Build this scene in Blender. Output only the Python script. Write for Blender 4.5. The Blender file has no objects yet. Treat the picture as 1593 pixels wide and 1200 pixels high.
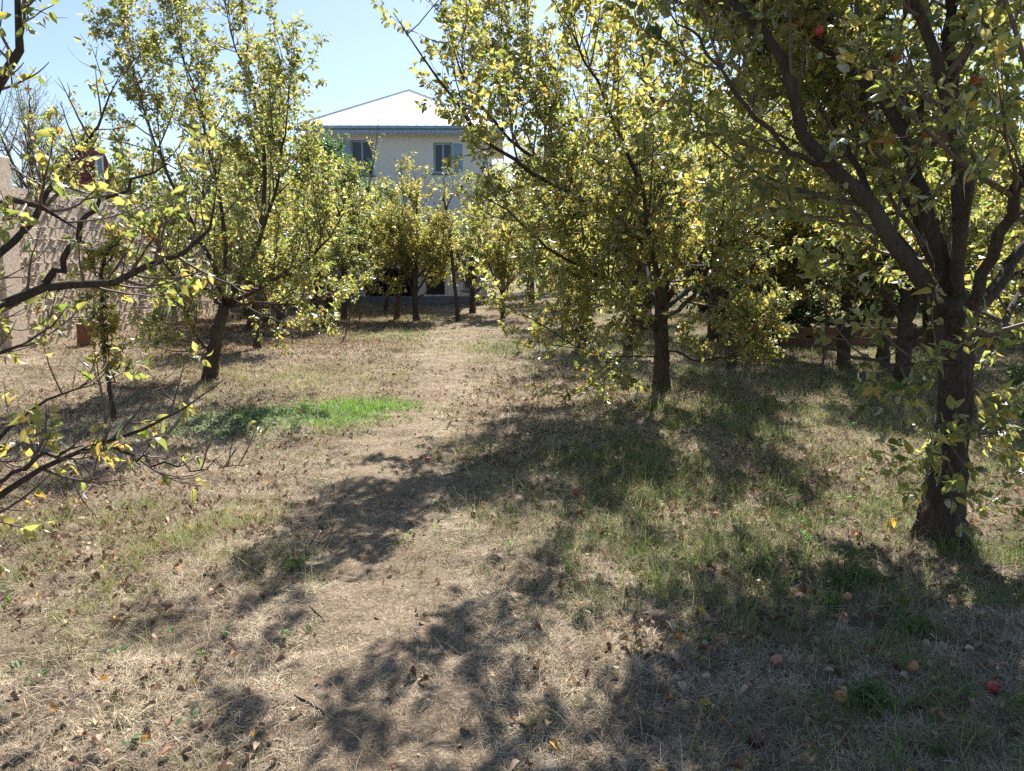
import bpy, math, numpy as np
from mathutils import Vector
R = math.radians
sc = bpy.context.scene
COL = sc.collection

# ------------------------------------------------------------------ camera, sky, sun, exposure
F, CX, CY, CAMZ, PITCH = 1203.0, 796.5, 600.0, 1.6, R(9.2)
cam_d = bpy.data.cameras.new('camera'); cam = bpy.data.objects.new('camera', cam_d); COL.objects.link(cam)
cam.location = (0, 0, CAMZ); cam.rotation_euler = (R(90) - PITCH, 0, 0)
cam_d.sensor_width = 36; cam_d.lens = 36 * F / 1593; cam_d.clip_end = 2000; cam_d.clip_start = 0.05
sc.camera = cam
SUN_AZ, SUN_EL = R(13), R(48)            # azimuth clockwise from +Y
w = bpy.data.worlds.new('World'); sc.world = w; w.use_nodes = True
nt = w.node_tree; bg = nt.nodes['Background']; sky = nt.nodes.new('ShaderNodeTexSky')
sky.sky_type = 'NISHITA'; sky.sun_disc = False; sky.sun_elevation = SUN_EL; sky.sun_rotation = SUN_AZ
sky.altitude = 300; sky.air_density = 1.0; sky.dust_density = 0.9; sky.ozone_density = 2.0
nt.links.new(sky.outputs[0], bg.inputs[0]); bg.inputs[1].default_value = 0.072
sd = bpy.data.lights.new('sun', 'SUN'); so = bpy.data.objects.new('sun', sd); COL.objects.link(so)
sd.energy = 5.0; sd.angle = R(0.5); sd.color = (1.0, 0.94, 0.85)
sdir = Vector((math.sin(SUN_AZ) * math.cos(SUN_EL), math.cos(SUN_AZ) * math.cos(SUN_EL), math.sin(SUN_EL)))
so.rotation_euler = sdir.to_track_quat('Z', 'Y').to_euler(); so.location = (0, 0, 30)
sc.view_settings.view_transform = 'Standard'; sc.view_settings.look = 'None'
sc.view_settings.exposure = 1.28; sc.view_settings.gamma = 1.0
sc.render.engine = 'CYCLES'
sc.cycles.max_bounces = 6; sc.cycles.diffuse_bounces = 3; sc.cycles.glossy_bounces = 2
sc.cycles.transmission_bounces = 4; sc.cycles.use_denoising = False
sc.cycles.sample_clamp_indirect = 4.0
sc.cycles.use_adaptive_sampling = False

# ------------------------------------------------------------------ helpers
def ray(px, py):
    x = (px - CX) / F; y = -(py - CY) / F
    c, s = math.cos(PITCH), math.sin(PITCH)
    return np.array([x, c + y * s, -s + y * c])
def P(px, py, Y):
    d = ray(px, py); t = Y / d[1]
    return np.array([0, 0, CAMZ]) + d * t
def g(px, py):                                       # where a sight line meets the ground
    d = ray(px, py); t = CAMZ / -d[2]
    p = d * t; return np.array([p[0], p[1], float(H(p[0], p[1]))])
def hsh(ix, iy, s):
    n = (ix.astype(np.int64) * 374761393 + iy.astype(np.int64) * 668265263 + s * 974711) & 0x7fffffff
    n = ((n ^ (n >> 13)) * 1274126177) & 0x7fffffff
    return ((n ^ (n >> 16)) & 0xffff) / 65535.0
def vnoise(x, y, s=0):
    x = np.asarray(x, float); y = np.asarray(y, float)
    ix = np.floor(x); iy = np.floor(y); fx = x - ix; fy = y - iy
    fx = fx * fx * (3 - 2 * fx); fy = fy * fy * (3 - 2 * fy)
    a = hsh(ix, iy, s); b = hsh(ix + 1, iy, s); c = hsh(ix, iy + 1, s); d = hsh(ix + 1, iy + 1, s)
    return (a * (1 - fx) + b * fx) * (1 - fy) + (c * (1 - fx) + d * fx) * fy
def fbm(x, y, s=0, o=3):
    v = 0; a = .5; t = 0
    for i in range(o):
        v = v + a * vnoise(np.asarray(x) * 2 ** i, np.asarray(y) * 2 ** i, s + i); t += a; a *= .5
    return v / t
def sstep(a, b, x):
    t = np.clip((np.asarray(x, float) - a) / (b - a), 0, 1); return t * t * (3 - 2 * t)
def H(x, y):
    x = np.asarray(x, float); y = np.asarray(y, float)
    return (.05 * (fbm(x * .5, y * .5, 5) - .5) + .045 * (fbm(x * 2.1, y * 2.1, 9) - .5)
            + .10 * sstep(-3, -6.5, x) * sstep(7, 10, y) + 0.035 * (vnoise(x * 7, y * 7, 3) - .5) + .02 * (vnoise(x * 15, y * 15, 4) - .5))

def mesh(name, V, faces, mats=(), attrs=None, smooth=True, midx=None):
    """V (n,3); faces: list of (m,3)/(m,4) int arrays"""
    me = bpy.data.meshes.new(name)
    V = np.ascontiguousarray(V, dtype=np.float32).reshape(-1, 3)
    faces = [np.asarray(f, dtype=np.int32) for f in faces if len(f)]
    me.vertices.add(len(V)); me.vertices.foreach_set('co', V.ravel())
    li = np.concatenate([f.ravel() for f in faces]); tot = np.concatenate([np.full(len(f), f.shape[1], np.int32) for f in faces])
    st = np.concatenate([[0], np.cumsum(tot)[:-1]]).astype(np.int32)
    me.loops.add(len(li)); me.loops.foreach_set('vertex_index', li)
    me.polygons.add(len(tot)); me.polygons.foreach_set('loop_start', st)
    if midx is not None: me.polygons.foreach_set('material_index', np.asarray(midx, np.int32))
    for m in mats: me.materials.append(m)
    if attrs:
        for k, (kind, a) in attrs.items():
            at = me.attributes.new(k, kind, 'POINT')
            if kind == 'FLOAT': at.data.foreach_set('value', np.ascontiguousarray(a, dtype=np.float32).ravel())
            else: at.data.foreach_set('color', np.ascontiguousarray(a, dtype=np.float32).ravel())
    me.update(calc_edges=True)
    (me.shade_smooth if smooth else me.shade_flat)()
    return me
def link(name, me, parent=None, loc=(0, 0, 0)):
    o = bpy.data.objects.new(name, me); COL.objects.link(o); o.location = loc
    if parent is not None: o.parent = parent
    return o
def tag(o, label=None, cat=None, group=None, kind=None):
    if label: o['label'] = label
    if cat: o['category'] = cat
    if group: o['group'] = group
    if kind: o['kind'] = kind
    return o
def empty(name, loc, rz=0):
    o = bpy.data.objects.new(name, None); COL.objects.link(o); o.location = tuple(float(v) for v in loc)
    o.rotation_euler = (0, 0, rz); o.empty_display_size = .2
    return o
def copy_tree(o, parent=None):
    c = o.copy(); COL.objects.link(c)
    if parent is not None: c.parent = parent
    for ch in list(o.children): copy_tree(ch, c)
    return c

class MB:
    """collects boxes, tubes and prisms into one mesh"""
    def __init__(s): s.v = []; s.f4 = []; s.f3 = []; s.n = 0
    def add(s, v, f4=(), f3=()):
        v = np.asarray(v, float); s.v.append(v)
        if len(f4): s.f4.append(np.asarray(f4) + s.n)
        if len(f3): s.f3.append(np.asarray(f3) + s.n)
        s.n += len(v)
    def box(s, x0, x1, y0, y1, z0, z1):
        v = [(x, y, z) for z in (z0, z1) for y in (y0, y1) for x in (x0, x1)]
        s.add(v, [(0, 2, 3, 1), (4, 5, 7, 6), (0, 1, 5, 4), (2, 6, 7, 3), (0, 4, 6, 2), (1, 3, 7, 5)])
    def bbox(s, x0, x1, y0, y1, z0, z1, b, rng=None, j=0):     # box with chamfered edges
        c = np.array([(x0 + x1) / 2, (y0 + y1) / 2, (z0 + z1) / 2]); h = np.array([x1 - x0, y1 - y0, z1 - z0]) / 2
        vs = []; idx = {}
        for sx in (-1, 1):
            for sy in (-1, 1):
                for sz in (-1, 1):
                    for a in range(3):
                        q = h - b; q[a] = h[a]
                        idx[(sx, sy, sz, a)] = len(vs); vs.append(c + np.array([sx, sy, sz]) * q)
        vs = np.array(vs)
        if rng is not None: vs = vs + rng.normal(0, j, vs.shape)
        f4, f3 = [], []
        for a in range(3):
            u, v = [i for i in range(3) if i != a]
            for sa in (-1, 1):
                qd = []
                for su, sv in ((-1, -1), (1, -1), (1, 1), (-1, 1)):
                    k = [0, 0, 0]; k[a] = sa; k[u] = su; k[v] = sv; qd.append(idx[(*k, a)])
                f4.append(qd)
        for e in range(3):
            u, v = [i for i in range(3) if i != e]
            for su in (-1, 1):
                for sv in (-1, 1):
                    def kk(se, a):
                        k = [0, 0, 0]; k[e] = se; k[u] = su; k[v] = sv; return idx[(*k, a)]
                    f4.append([kk(-1, u), kk(-1, v), kk(1, v), kk(1, u)])
        for sx in (-1, 1):
            for sy in (-1, 1):
                for sz in (-1, 1): f3.append([idx[(sx, sy, sz, a)] for a in range(3)])
        s.add(vs, f4, f3)
    def tube(s, pts, rad, m=10, cap=True, bump=0, seed=0):
        V, f = tubes(np.array(pts, float)[None], np.array(rad, float)[None], m, bump, seed)
        n = len(V); f3 = []
        if cap:
            k = len(pts); V = np.vstack([V, pts[0], pts[-1]])
            for i in range(m):
                f3.append((n, (i + 1) % m, i)); f3.append((n + 1, (k - 1) * m + i, (k - 1) * m + (i + 1) % m))
        s.add(V, f, f3)
    def build(s, name, mat, parent=None, loc=(0, 0, 0), smooth=False):
        V = np.vstack(s.v); fs = []
        if s.f4: fs.append(np.vstack(s.f4))
        if s.f3: fs.append(np.vstack(s.f3))
        return link(name, mesh(name, V, fs, [mat], smooth=smooth), parent, loc)

def tubes(C, Rr, m=6, bump=0, seed=0):
    """C (N,k,3) centre lines, Rr (N,k) radii"""
    N, k, _ = C.shape
    T = np.gradient(C, axis=1); T /= np.linalg.norm(T, axis=2, keepdims=True) + 1e-9
    mt = T.mean(1); ref = np.where(np.abs(mt[:, 2:3]) > .8, np.array([[1., 0, 0]]), np.array([[0, 0, 1.]]))
    ref = np.repeat(ref[:, None, :], k, 1)
    A = np.cross(T, ref); A /= np.linalg.norm(A, axis=2, keepdims=True) + 1e-9
    B = np.cross(T, A)
    th = np.arange(m) * 2 * np.pi / m
    rr = Rr[:, :, None] * np.ones(m)
    if bump:
        s = np.arange(k)[None, :, None]
        rr = rr * (1 + bump * (np.sin(3 * th + seed + s * .35) * .5 + .6 * np.sin(5 * th + 1.3 * seed + s * .8) * np.sin(s * 1.1 + seed)
                   + .5 * np.sin(2 * th - s * .5 + seed * 2)) + bump * .5 * (np.random.default_rng(seed).random((N, k, m)) - .5))
    V = C[:, :, None, :] + rr[..., None] * (np.cos(th)[None, None, :, None] * A[:, :, None, :] + np.sin(th)[None, None, :, None] * B[:, :, None, :])
    V = V.reshape(-1, 3)
    i = np.arange(k - 1)[:, None] * m; j = np.arange(m)[None, :]; j2 = (j + 1) % m
    q = np.stack([i + j, i + j2, i + m + j2, i + m + j], -1).reshape(-1, 4)
    f = (q[None] + (np.arange(N) * k * m)[:, None, None]).reshape(-1, 4)
    return V, f

# ------------------------------------------------------------------ materials
def mat(name):
    m = bpy.data.materials.new(name); m.use_nodes = True; t = m.node_tree
    b = t.nodes['Principled BSDF']; return m, t, b
def nd(t, typ, **kw):
    n = t.nodes.new(typ)
    for k, v in kw.items(): setattr(n, k, v)
    return n
def ramp(t, fac, stops, interp='LINEAR'):
    r = t.nodes.new('ShaderNodeValToRGB'); r.color_ramp.interpolation = interp
    e = r.color_ramp.elements
    while len(e) > 1: e.remove(e[-1])
    e[0].position = stops[0][0]; e[0].color = (*stops[0][1], 1)
    for p, c in stops[1:]:
        x = e.new(p); x.color = (*c, 1)
    t.links.new(fac, r.inputs[0]); return r.outputs[0]
def noise(t, scale, detail=4, rough=.6, vec=None, dist=0):
    n = nd(t, 'ShaderNodeTexNoise'); n.inputs['Scale'].default_value = scale; n.inputs['Detail'].default_value = detail
    n.inputs['Roughness'].default_value = rough; n.inputs['Distortion'].default_value = dist
    if vec is not None: t.links.new(vec, n.inputs['Vector'])
    return n.outputs['Fac']
def mapping(t, scale=(1, 1, 1), coord='Object'):
    c = nd(t, 'ShaderNodeTexCoord'); m = nd(t, 'ShaderNodeMapping'); m.inputs['Scale'].default_value = scale
    t.links.new(c.outputs[coord], m.inputs['Vector']); return m.outputs[0]
def bump(t, b, h, strength, dist):
    n = nd(t, 'ShaderNodeBump'); n.inputs['Strength'].default_value = strength; n.inputs['Distance'].default_value = dist
    t.links.new(h, n.inputs['Height']); t.links.new(n.outputs[0], b.inputs['Normal'])
def simple(name, stops, scale=8, rough=.85, bs=.4, bd=.01, vscale=(1, 1, 1), spec=.3, metal=0, detail=5):
    m, t, b = mat(name); v = mapping(t, vscale); n = noise(t, scale, detail, .65, v)
    t.links.new(ramp(t, n, stops), b.inputs['Base Color']); b.inputs['Roughness'].default_value = rough
    b.inputs['Specular IOR Level'].default_value = spec; b.inputs['Metallic'].default_value = metal
    if bs: bump(t, b, n, bs, bd)
    return m
def leaf_mat(name, stops, tstops, gk=.28, grough=.5, trans=.62):
    m = bpy.data.materials.new(name); m.use_nodes = True; t = m.node_tree; t.nodes.clear()
    out = nd(t, 'ShaderNodeOutputMaterial'); a = nd(t, 'ShaderNodeAttribute'); a.attribute_name = 'rnd'
    top = ramp(t, a.outputs['Fac'], stops); tr = ramp(t, a.outputs['Fac'], tstops)
    geo = nd(t, 'ShaderNodeNewGeometry')
    mx = nd(t, 'ShaderNodeMix', data_type='RGBA'); t.links.new(geo.outputs['Backfacing'], mx.inputs[0])
    under = nd(t, 'ShaderNodeMix', data_type='RGBA'); under.inputs[0].default_value = .4
    under.inputs[7].default_value = (.26, .28, .20, 1); t.links.new(top, under.inputs[6])
    t.links.new(top, mx.inputs[6]); t.links.new(under.outputs[2], mx.inputs[7])
    d = nd(t, 'ShaderNodeBsdfDiffuse'); t.links.new(mx.outputs[2], d.inputs[0])
    tl = nd(t, 'ShaderNodeBsdfTranslucent'); t.links.new(tr, tl.inputs[0])
    gl = nd(t, 'ShaderNodeBsdfGlossy'); gl.inputs['Roughness'].default_value = grough; gl.inputs[0].default_value = (.9, .95, 1, 1)
    s1 = nd(t, 'ShaderNodeMixShader'); s1.inputs[0].default_value = trans
    t.links.new(d.outputs[0], s1.inputs[1]); t.links.new(tl.outputs[0], s1.inputs[2])
    lw = nd(t, 'ShaderNodeFresnel'); lw.inputs[0].default_value = 1.42
    ma = nd(t, 'ShaderNodeMath', operation='MULTIPLY_ADD'); t.links.new(lw.outputs[0], ma.inputs[0]); ma.inputs[1].default_value = gk; ma.inputs[2].default_value = 0.01
    s2 = nd(t, 'ShaderNodeMixShader'); t.links.new(ma.outputs[0], s2.inputs[0])
    t.links.new(s1.outputs[0], s2.inputs[1]); t.links.new(gl.outputs[0], s2.inputs[2]); t.links.new(s2.outputs[0], out.inputs[0])
    return m
LS = [(0, (.045, .075, .036)), (.35, (.080, .115, .048)), (.6, (.135, .16, .06)), (.8, (.24, .23, .08)), (.93, (.34, .26, .06)), (1, (.30, .12, .04))]
TS = [(0, (.15, .21, .05)), (.35, (.29, .36, .075)), (.6, (.50, .51, .12)), (.8, (.70, .61, .17)), (.93, (.68, .46, .09)), (1, (.50, .18, .04))]
M_LEAF = leaf_mat('apple_leaf', LS, TS)
def shift(S, k, mul=1): return [(p, tuple(v * m * mul for v, m in zip(c, k))) for p, c in S]
M_LEAFG = leaf_mat('green_leaf', shift(LS, (.7, .95, .9)), shift(TS, (.55, .8, .9)))
M_LEAFY = leaf_mat('yellow_leaf', shift(LS, (1.12, 1.08, .95)), shift(TS, (1.1, 1.06, .95)))
M_WEED = leaf_mat('weed_leaf', [(0, (.06, .12, .03)), (1, (.15, .20, .05))], [(0, (.13, .32, .03)), (1, (.25, .42, .06))], gk=.25)
M_PALE = leaf_mat('pale_weed_leaf', [(0, (.15, .21, .12)), (1, (.26, .32, .20))], [(0, (.22, .32, .14)), (1, (.3, .38, .18))], gk=.2)
def attr_mat(name, rough=.8, trans=.3, spec=.2, tmul=1.0):
    m = bpy.data.materials.new(name); m.use_nodes = True; t = m.node_tree; t.nodes.clear()
    out = nd(t, 'ShaderNodeOutputMaterial'); a = nd(t, 'ShaderNodeAttribute'); a.attribute_name = 'tint'
    d = nd(t, 'ShaderNodeBsdfPrincipled'); t.links.new(a.outputs['Color'], d.inputs['Base Color']); d.inputs['Roughness'].default_value = rough
    d.inputs['Specular IOR Level'].default_value = spec
    tl = nd(t, 'ShaderNodeBsdfTranslucent'); t.links.new(a.outputs['Color'], tl.inputs[0])
    s = nd(t, 'ShaderNodeMixShader'); s.inputs[0].default_value = trans
    t.links.new(d.outputs[0], s.inputs[1]); t.links.new(tl.outputs[0], s.inputs[2]); t.links.new(s.outputs[0], out.inputs[0])
    return m
M_STRAW = attr_mat('dry_grass', .7, .25)
M_GRASS = attr_mat('green_grass', .5, .45, .35)
M_LITTER = attr_mat('fallen_leaf', .75, .15)

def bark_mat(name, a, b_, c):
    m, t, b = mat(name); v = mapping(t, (1, 1, .22)); n = noise(t, 46, 7, .75, v, .8); n2 = noise(t, 7, 3, .5)
    col = ramp(t, n, [(.3, a), (.52, b_), (.72, c)])
    mx = nd(t, 'ShaderNodeMix', data_type='RGBA'); t.links.new(ramp(t, n2, [(.55, (0, 0, 0)), (.7, (.45, .45, .45))]), mx.inputs[0])
    t.links.new(col, mx.inputs[6]); mx.inputs[7].default_value = (.17, .17, .14, 1)
    t.links.new(mx.outputs[2], b.inputs['Base Color']); b.inputs['Roughness'].default_value = .9
    b.inputs['Specular IOR Level'].default_value = .25
    bump(t, b, n, 1.0, .03); return m
M_BARK = bark_mat('apple_bark', (.040, .030, .024), (.095, .072, .056), (.17, .14, .115))
M_TWIG = simple('twig_bark', [(.3, (.075, .048, .036)), (.7, (.16, .11, .085))], 30, .6, .2, .002, spec=.5)
M_TWIGG = simple('grey_twig_bark', [(.3, (.10, .085, .075)), (.7, (.22, .19, .17))], 30, .6, .2, .002, spec=.5)

# ------------------------------------------------------------------ ground and path
PATH = [(640, 1330), (625, 1150), (610, 1000), (600, 880), (585, 790), (600, 710), (650, 650), (690, 600), (690, 560), (715, 530), (735, 508), (722, 488), (700, 474)]
PW = [.60, .62, .66, .66, .6, .55, .5, .5, .55, .8, 1.1, 1.2, 1.4]
def path_pts():
    out = []
    for (x, y) in PATH:
        d = ray(x, y); t = CAMZ / -d[2]; out.append((d[0] * t, d[1] * t))
    return np.array(out)
PP = path_pts()
def path_mask(x, y):
    """1 on the worn line, falling to 0 beside it"""
    best = np.full(np.shape(x), -9.0)
    for i in range(len(PP) - 1):
        a, b = PP[i], PP[i + 1]; d = b - a; L = d @ d
        t = np.clip(((x - a[0]) * d[0] + (y - a[1]) * d[1]) / L, 0, 1)
        dist = np.hypot(x - a[0] - t * d[0], y - a[1] - t * d[1]); wd = PW[i] * (1 - t) + PW[i + 1] * t
        best = np.maximum(best, 1 - dist / wd)
    return sstep(-.35, .55, best + 1.3 * (fbm(x * 1.8, y * 1.8, 41) - .5))
def grid_axis(a, b, fine0, fine1, df, grow):
    v = [fine0]; x = fine0
    while x < fine1: x += df; v.append(x)
    d = df
    while x < b: d *= grow; x += d; v.append(x)
    x = fine0; d = df; lo = []
    while x > a: d *= grow; x -= d; lo.append(x)
    return np.array(lo[::-1] + v)
gx = grid_axis(-320, 320, -4.5, 4.5, .03, 1.05); gy = grid_axis(-60, 480, 1.5, 9, .03, 1.05)
X, Y = np.meshgrid(gx, gy); Z = H(X, Y)
n0, n1 = X.shape; idx = np.arange(n0 * n1).reshape(n0, n1)
gf = np.stack([idx[:-1, :-1], idx[:-1, 1:], idx[1:, 1:], idx[1:, :-1]], -1).reshape(-1, 4)
def ground_mat(name, k):
    m, t, b = mat(name)
    v = mapping(t); n1_ = noise(t, 3.2, 6, .65, v); n2_ = noise(t, 40, 6, .75, v, 1.5); n3 = noise(t, .7, 3, .5, v)
    soil = ramp(t, n2_, [(.28, (.05 * k, .036 * k, .024 * k)), (.5, (.20 * k, .155 * k, .11 * k)), (.72, (.42 * k, .34 * k, .25 * k))])
    grn = ramp(t, n2_, [(.28, (.03, .035, .015)), (.5, (.10, .11, .045)), (.75, (.28, .25, .13))])
    mx = nd(t, 'ShaderNodeMix', data_type='RGBA')
    t.links.new(ramp(t, n1_, [(.48, (0, 0, 0)), (.62, (.7, .7, .7))]), mx.inputs[0])
    t.links.new(soil, mx.inputs[6]); t.links.new(grn if k < 1 else soil, mx.inputs[7])
    t.links.new(mx.outputs[2], b.inputs['Base Color']); b.inputs['Roughness'].default_value = .95
    b.inputs['Specular IOR Level'].default_value = .1
    bump(t, b, n2_, .8, .02); return m
go = link('ground', mesh('ground', np.stack([X, Y, Z], -1), [gf], [ground_mat('earth_with_thatch', .9)])); tag(go, kind='structure')
# worn path as a ragged ribbon a few millimetres above the earth
pl = []
s_ = np.linspace(0, len(PP) - 1, 240); rngp = np.random.default_rng(4)
cp = np.stack([np.interp(s_, np.arange(len(PP)), PP[:, 0]), np.interp(s_, np.arange(len(PP)), PP[:, 1])], 1)
ker = np.ones(15) / 15
cp = np.stack([np.convolve(np.pad(cp[:, i], 7, 'edge'), ker, 'valid') for i in (0, 1)], 1)
tg = np.gradient(cp, axis=0); tg /= np.linalg.norm(tg, axis=1, keepdims=True); nr = np.stack([-tg[:, 1], tg[:, 0]], 1)
wd = np.interp(s_, np.arange(len(PP)), PW) * .5
wl = wd * (1 + .5 * (vnoise(s_ * 4, s_ * 0, 3) - .5)); wr = wd * (1 + .5 * (vnoise(s_ * 4, s_ * 0 + 5, 8) - .5))
u = np.linspace(-1, 1, 13)
off = np.where(u[None] < 0, u[None] * wl[:, None], u[None] * wr[:, None])
px_ = cp[:, None, 0] + nr[:, None, 0] * off; py_ = cp[:, None, 1] + nr[:, None, 1] * off
idx = np.arange(240 * 13).reshape(240, 13)
pf = np.stack([idx[:-1, :-1], idx[:-1, 1:], idx[1:, 1:], idx[1:, :-1]], -1).reshape(-1, 4)
po = link('path', mesh('path', np.stack([px_, py_, H(px_, py_) + .006], -1), [pf[:, ::-1]], [ground_mat('trodden_earth', 1.05)])); tag(po, kind='structure')

# ------------------------------------------------------------------ grass, straw and litter (stuff nobody could count)
def scatter(rng, rho0, y0=1.2, y1=32, fall=1.5, near=4.0):
    ys = []; xs = []
    e = np.geomspace(y0, y1, 30)
    for a, b in zip(e[:-1], e[1:]):
        m = (a + b) / 2; hw = .72 * m + 1.4; A = 2 * hw * (b - a); n = int(A * rho0 * min(1, (near / m) ** fall))
        ys.append(rng.uniform(a, b, n)); xs.append(rng.uniform(-hw, hw, n))
    x = np.concatenate(xs); y = np.concatenate(ys); k = x > -7.9
    return x[k], y[k]
def blades(x, y, L, W, az, el, curve, tint, rng, seg=2, z0=None):
    """tapered bending blades"""
    n = len(x); z = H(x, y) if z0 is None else z0
    hd = np.stack([np.cos(az), np.sin(az), np.zeros(n)], 1); sd_ = np.stack([-np.sin(az), np.cos(az), np.zeros(n)], 1)
    tw = rng.normal(0, .5, n)[:, None]
    sd_ = sd_ * np.cos(tw) + np.array([[0, 0, 1.]]) * np.sin(tw)
    p = np.stack([x, y, z], 1); rows = []
    for i in range(seg + 1):
        wv = W * (1 - (i / seg) ** 1.5) * .5
        if i < seg: rows += [p - sd_ * wv[:, None], p + sd_ * wv[:, None]]
        else: rows += [p]
        e = el - curve * (i + .5) / seg
        p = p + (hd * np.cos(e)[:, None] + np.array([[0, 0, 1.]]) * np.sin(e)[:, None]) * (L / seg)[:, None]
    nv = 2 * seg + 1; V = np.stack(rows, 1)
    zmin = (H(V[:, -1, 0], V[:, -1, 1]) + .004); V[:, -1, 2] = np.maximum(V[:, -1, 2], zmin)
    V = V.reshape(-1, 3); b = np.arange(n)[:, None] * nv
    q = [np.concatenate([b + 2 * i, b + 2 * i + 1, b + 2 * i + 3, b + 2 * i + 2], 1) for i in range(seg - 1)]
    t = np.concatenate([b + nv - 3, b + nv - 2, b + nv - 1], 1)
    tt = np.repeat(tint, nv, 0)
    return V, q, t, tt
def blob(x, y, px, py, rx, ry):
    """soft round patch standing on the ground around the spot seen at (px,py)"""
    d = ray(px, py); t = CAMZ / -d[2]; cx, cy = d[0] * t, d[1] * t
    return np.exp(-(((x - cx) / rx) ** 2 + ((y - cy) / ry) ** 2))
def lerp3(t, a, b): return np.asarray(a)[None] * (1 - t[:, None]) + np.asarray(b)[None] * t[:, None]
def rgba(c): return np.concatenate([np.clip(c, 0, 1), np.ones((len(c), 1))], 1)

def green_density(x, y):
    pm = path_mask(x, y)
    n = fbm(x * 1.1, y * 1.1, 21, 3); n2 = fbm(x * 4, y * 4, 33, 2)
    d = sstep(.46, .66, n) * sstep(.35, .7, n2)
    d = d * (.16 + .95 * sstep(-.2, 1.0, x - .02 * y)) + .22 * sstep(.2, 1.4, x) * sstep(.3, .6, n2) * 1.8
    d += (.9 * blob(x, y, 325, 850, .42, .7) + .7 * blob(x, y, 40, 1000, .4, .35) + .35 * blob(x, y, 120, 850, .5, .6)) * sstep(.42, .66, n2)
    rag = sstep(.25, .6, fbm(x * 3.3, y * 3.3, 88))
    d += (.35 + rag) * 2.2 * blob(x, y, 500, 652, .62, .5) + 2.2 * blob(x, y, 580, 638, .5, .42) + 1.1 * blob(x, y, 615, 523, 1.1, 1.0) + .9 * blob(x, y, 745, 545, 1.0, .9)
    d += .5 * blob(x, y, 650, 492, 2.2, 3.0) + .6 * blob(x, y, 900, 530, 2.5, 1.8) + .5 * blob(x, y, 980, 740, 1.2, 1.4)
    d += .5 * blob(x, y, 1300, 640, 1.6, 1.6) + .4 * blob(x, y, 1100, 860, .9, .7) + .35 * blob(x, y, 470, 590, 1.6, 1.4)
    return np.clip(d, 0, 1.6) * (1 - .75 * pm)
# dry straw
rng = np.random.default_rng(11)
x, y = scatter(rng, 17000); n = len(x)
pm = path_mask(x, y); keep = rng.random(n) < (.25 + .35 * pm + .75 * sstep(.25, .6, fbm(x * 5, y * 5, 77, 2))); x, y, pm = x[keep], y[keep], pm[keep]; n = len(x)
far = np.maximum(1, y / 5)
L = rng.uniform(.025, .095, n) * (1 - .25 * pm) * np.minimum(far, 1.5); W = rng.uniform(.0012, .0028, n) * np.minimum(far, 3.2)
el = np.abs(rng.normal(.12, .5, n)) * (1 - .3 * pm); az = rng.uniform(0, 2 * np.pi, n) + 0
tone = np.clip(1.0 * (fbm(x * 1.8, y * 1.8, 50) - .5) + .5 * (vnoise(x * 9, y * 9, 51) - .5) + .16 * pm + rng.normal(.5, .24, n), 0, 1)
tint = lerp3(tone, (.19, .14, .095), (.80, .68, .52)) * rng.uniform(.8, 1.15, (n, 1))
V, q, t, tt = blades(x, y, L, W, az, el, rng.normal(.5, .5, n), tint, rng)
o = link('dry_grass', mesh('dry_grass', V, q + [t], [M_STRAW], {'tint': ('FLOAT_COLOR', rgba(tt))})); tag(o, 'flattened dry straw covering the orchard floor', 'dry grass', kind='stuff')
# standing dry stalks
rng = np.random.default_rng(12)
x, y = scatter(rng, 420); n = len(x); k = rng.random(n) < (1 - .85 * path_mask(x, y)) * sstep(.4, .65, fbm(x * .9, y * .9, 63)) ; x, y = x[k], y[k]; n = len(x)
L = rng.uniform(.08, .24, n); W = rng.uniform(.0018, .0034, n) * np.minimum(np.maximum(1, y / 5), 3)
tint = lerp3(rng.random(n), (.30, .23, .13), (.62, .54, .36))
V, q, t, tt = blades(x, y, L, W, rng.uniform(0, 6.3, n), rng.normal(.9, .35, n), rng.normal(.7, .5, n), tint, rng, 3)
o = link('dry_stalks', mesh('dry_stalks', V, q + [t], [M_STRAW], {'tint': ('FLOAT_COLOR', rgba(tt))})); tag(o, 'pale upright dry grass stalks among the straw', 'dry grass', kind='stuff')
# green grass in tufts
rng = np.random.default_rng(13)
x, y = scatter(rng, 750); n = len(x); d = green_density(x, y); k = rng.random(n) < d * .8; x, y, d = x[k], y[k], d[k]
xq = rng.uniform(-4, 1, 16000); yq = rng.uniform(5.5, 10, 16000)
mq = (blob(xq, yq, 500, 652, .60, .42) + blob(xq, yq, 580, 636, .5, .36)) * sstep(.2, .5, fbm(xq * 3, yq * 3, 88)); kq = rng.random(16000) < mq * .55
x = np.concatenate([x, xq[kq]]); y = np.concatenate([y, yq[kq]])
m = 9; n = len(x) * m
sp = .016 * np.maximum(1, y / 5); xx = np.repeat(x, m) + rng.normal(0, 1, n) * np.repeat(sp, m); yy = np.repeat(y, m) + rng.normal(0, 1, n) * np.repeat(sp, m)
tall = np.repeat(np.clip(.6 + .6 * fbm(x * 1.3, y * 1.3, 90), .5, 1.3) * rng.uniform(.6, 1.3, len(x)), m)
lush = np.clip(blob(xx, yy, 492, 652, .8, .6) + blob(xx, yy, 575, 638, .75, .5) + .8 * blob(xx, yy, 615, 523, 1.2, 1.0), 0, 1)
L = rng.uniform(.05, .19, n) * tall * (1 - .35 * lush); W = rng.uniform(.0022, .0042, n) * np.minimum(np.maximum(1, yy / 5), 2.8)
tn = np.repeat(rng.random(len(x)), m) * .7 + rng.random(n) * .3
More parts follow.
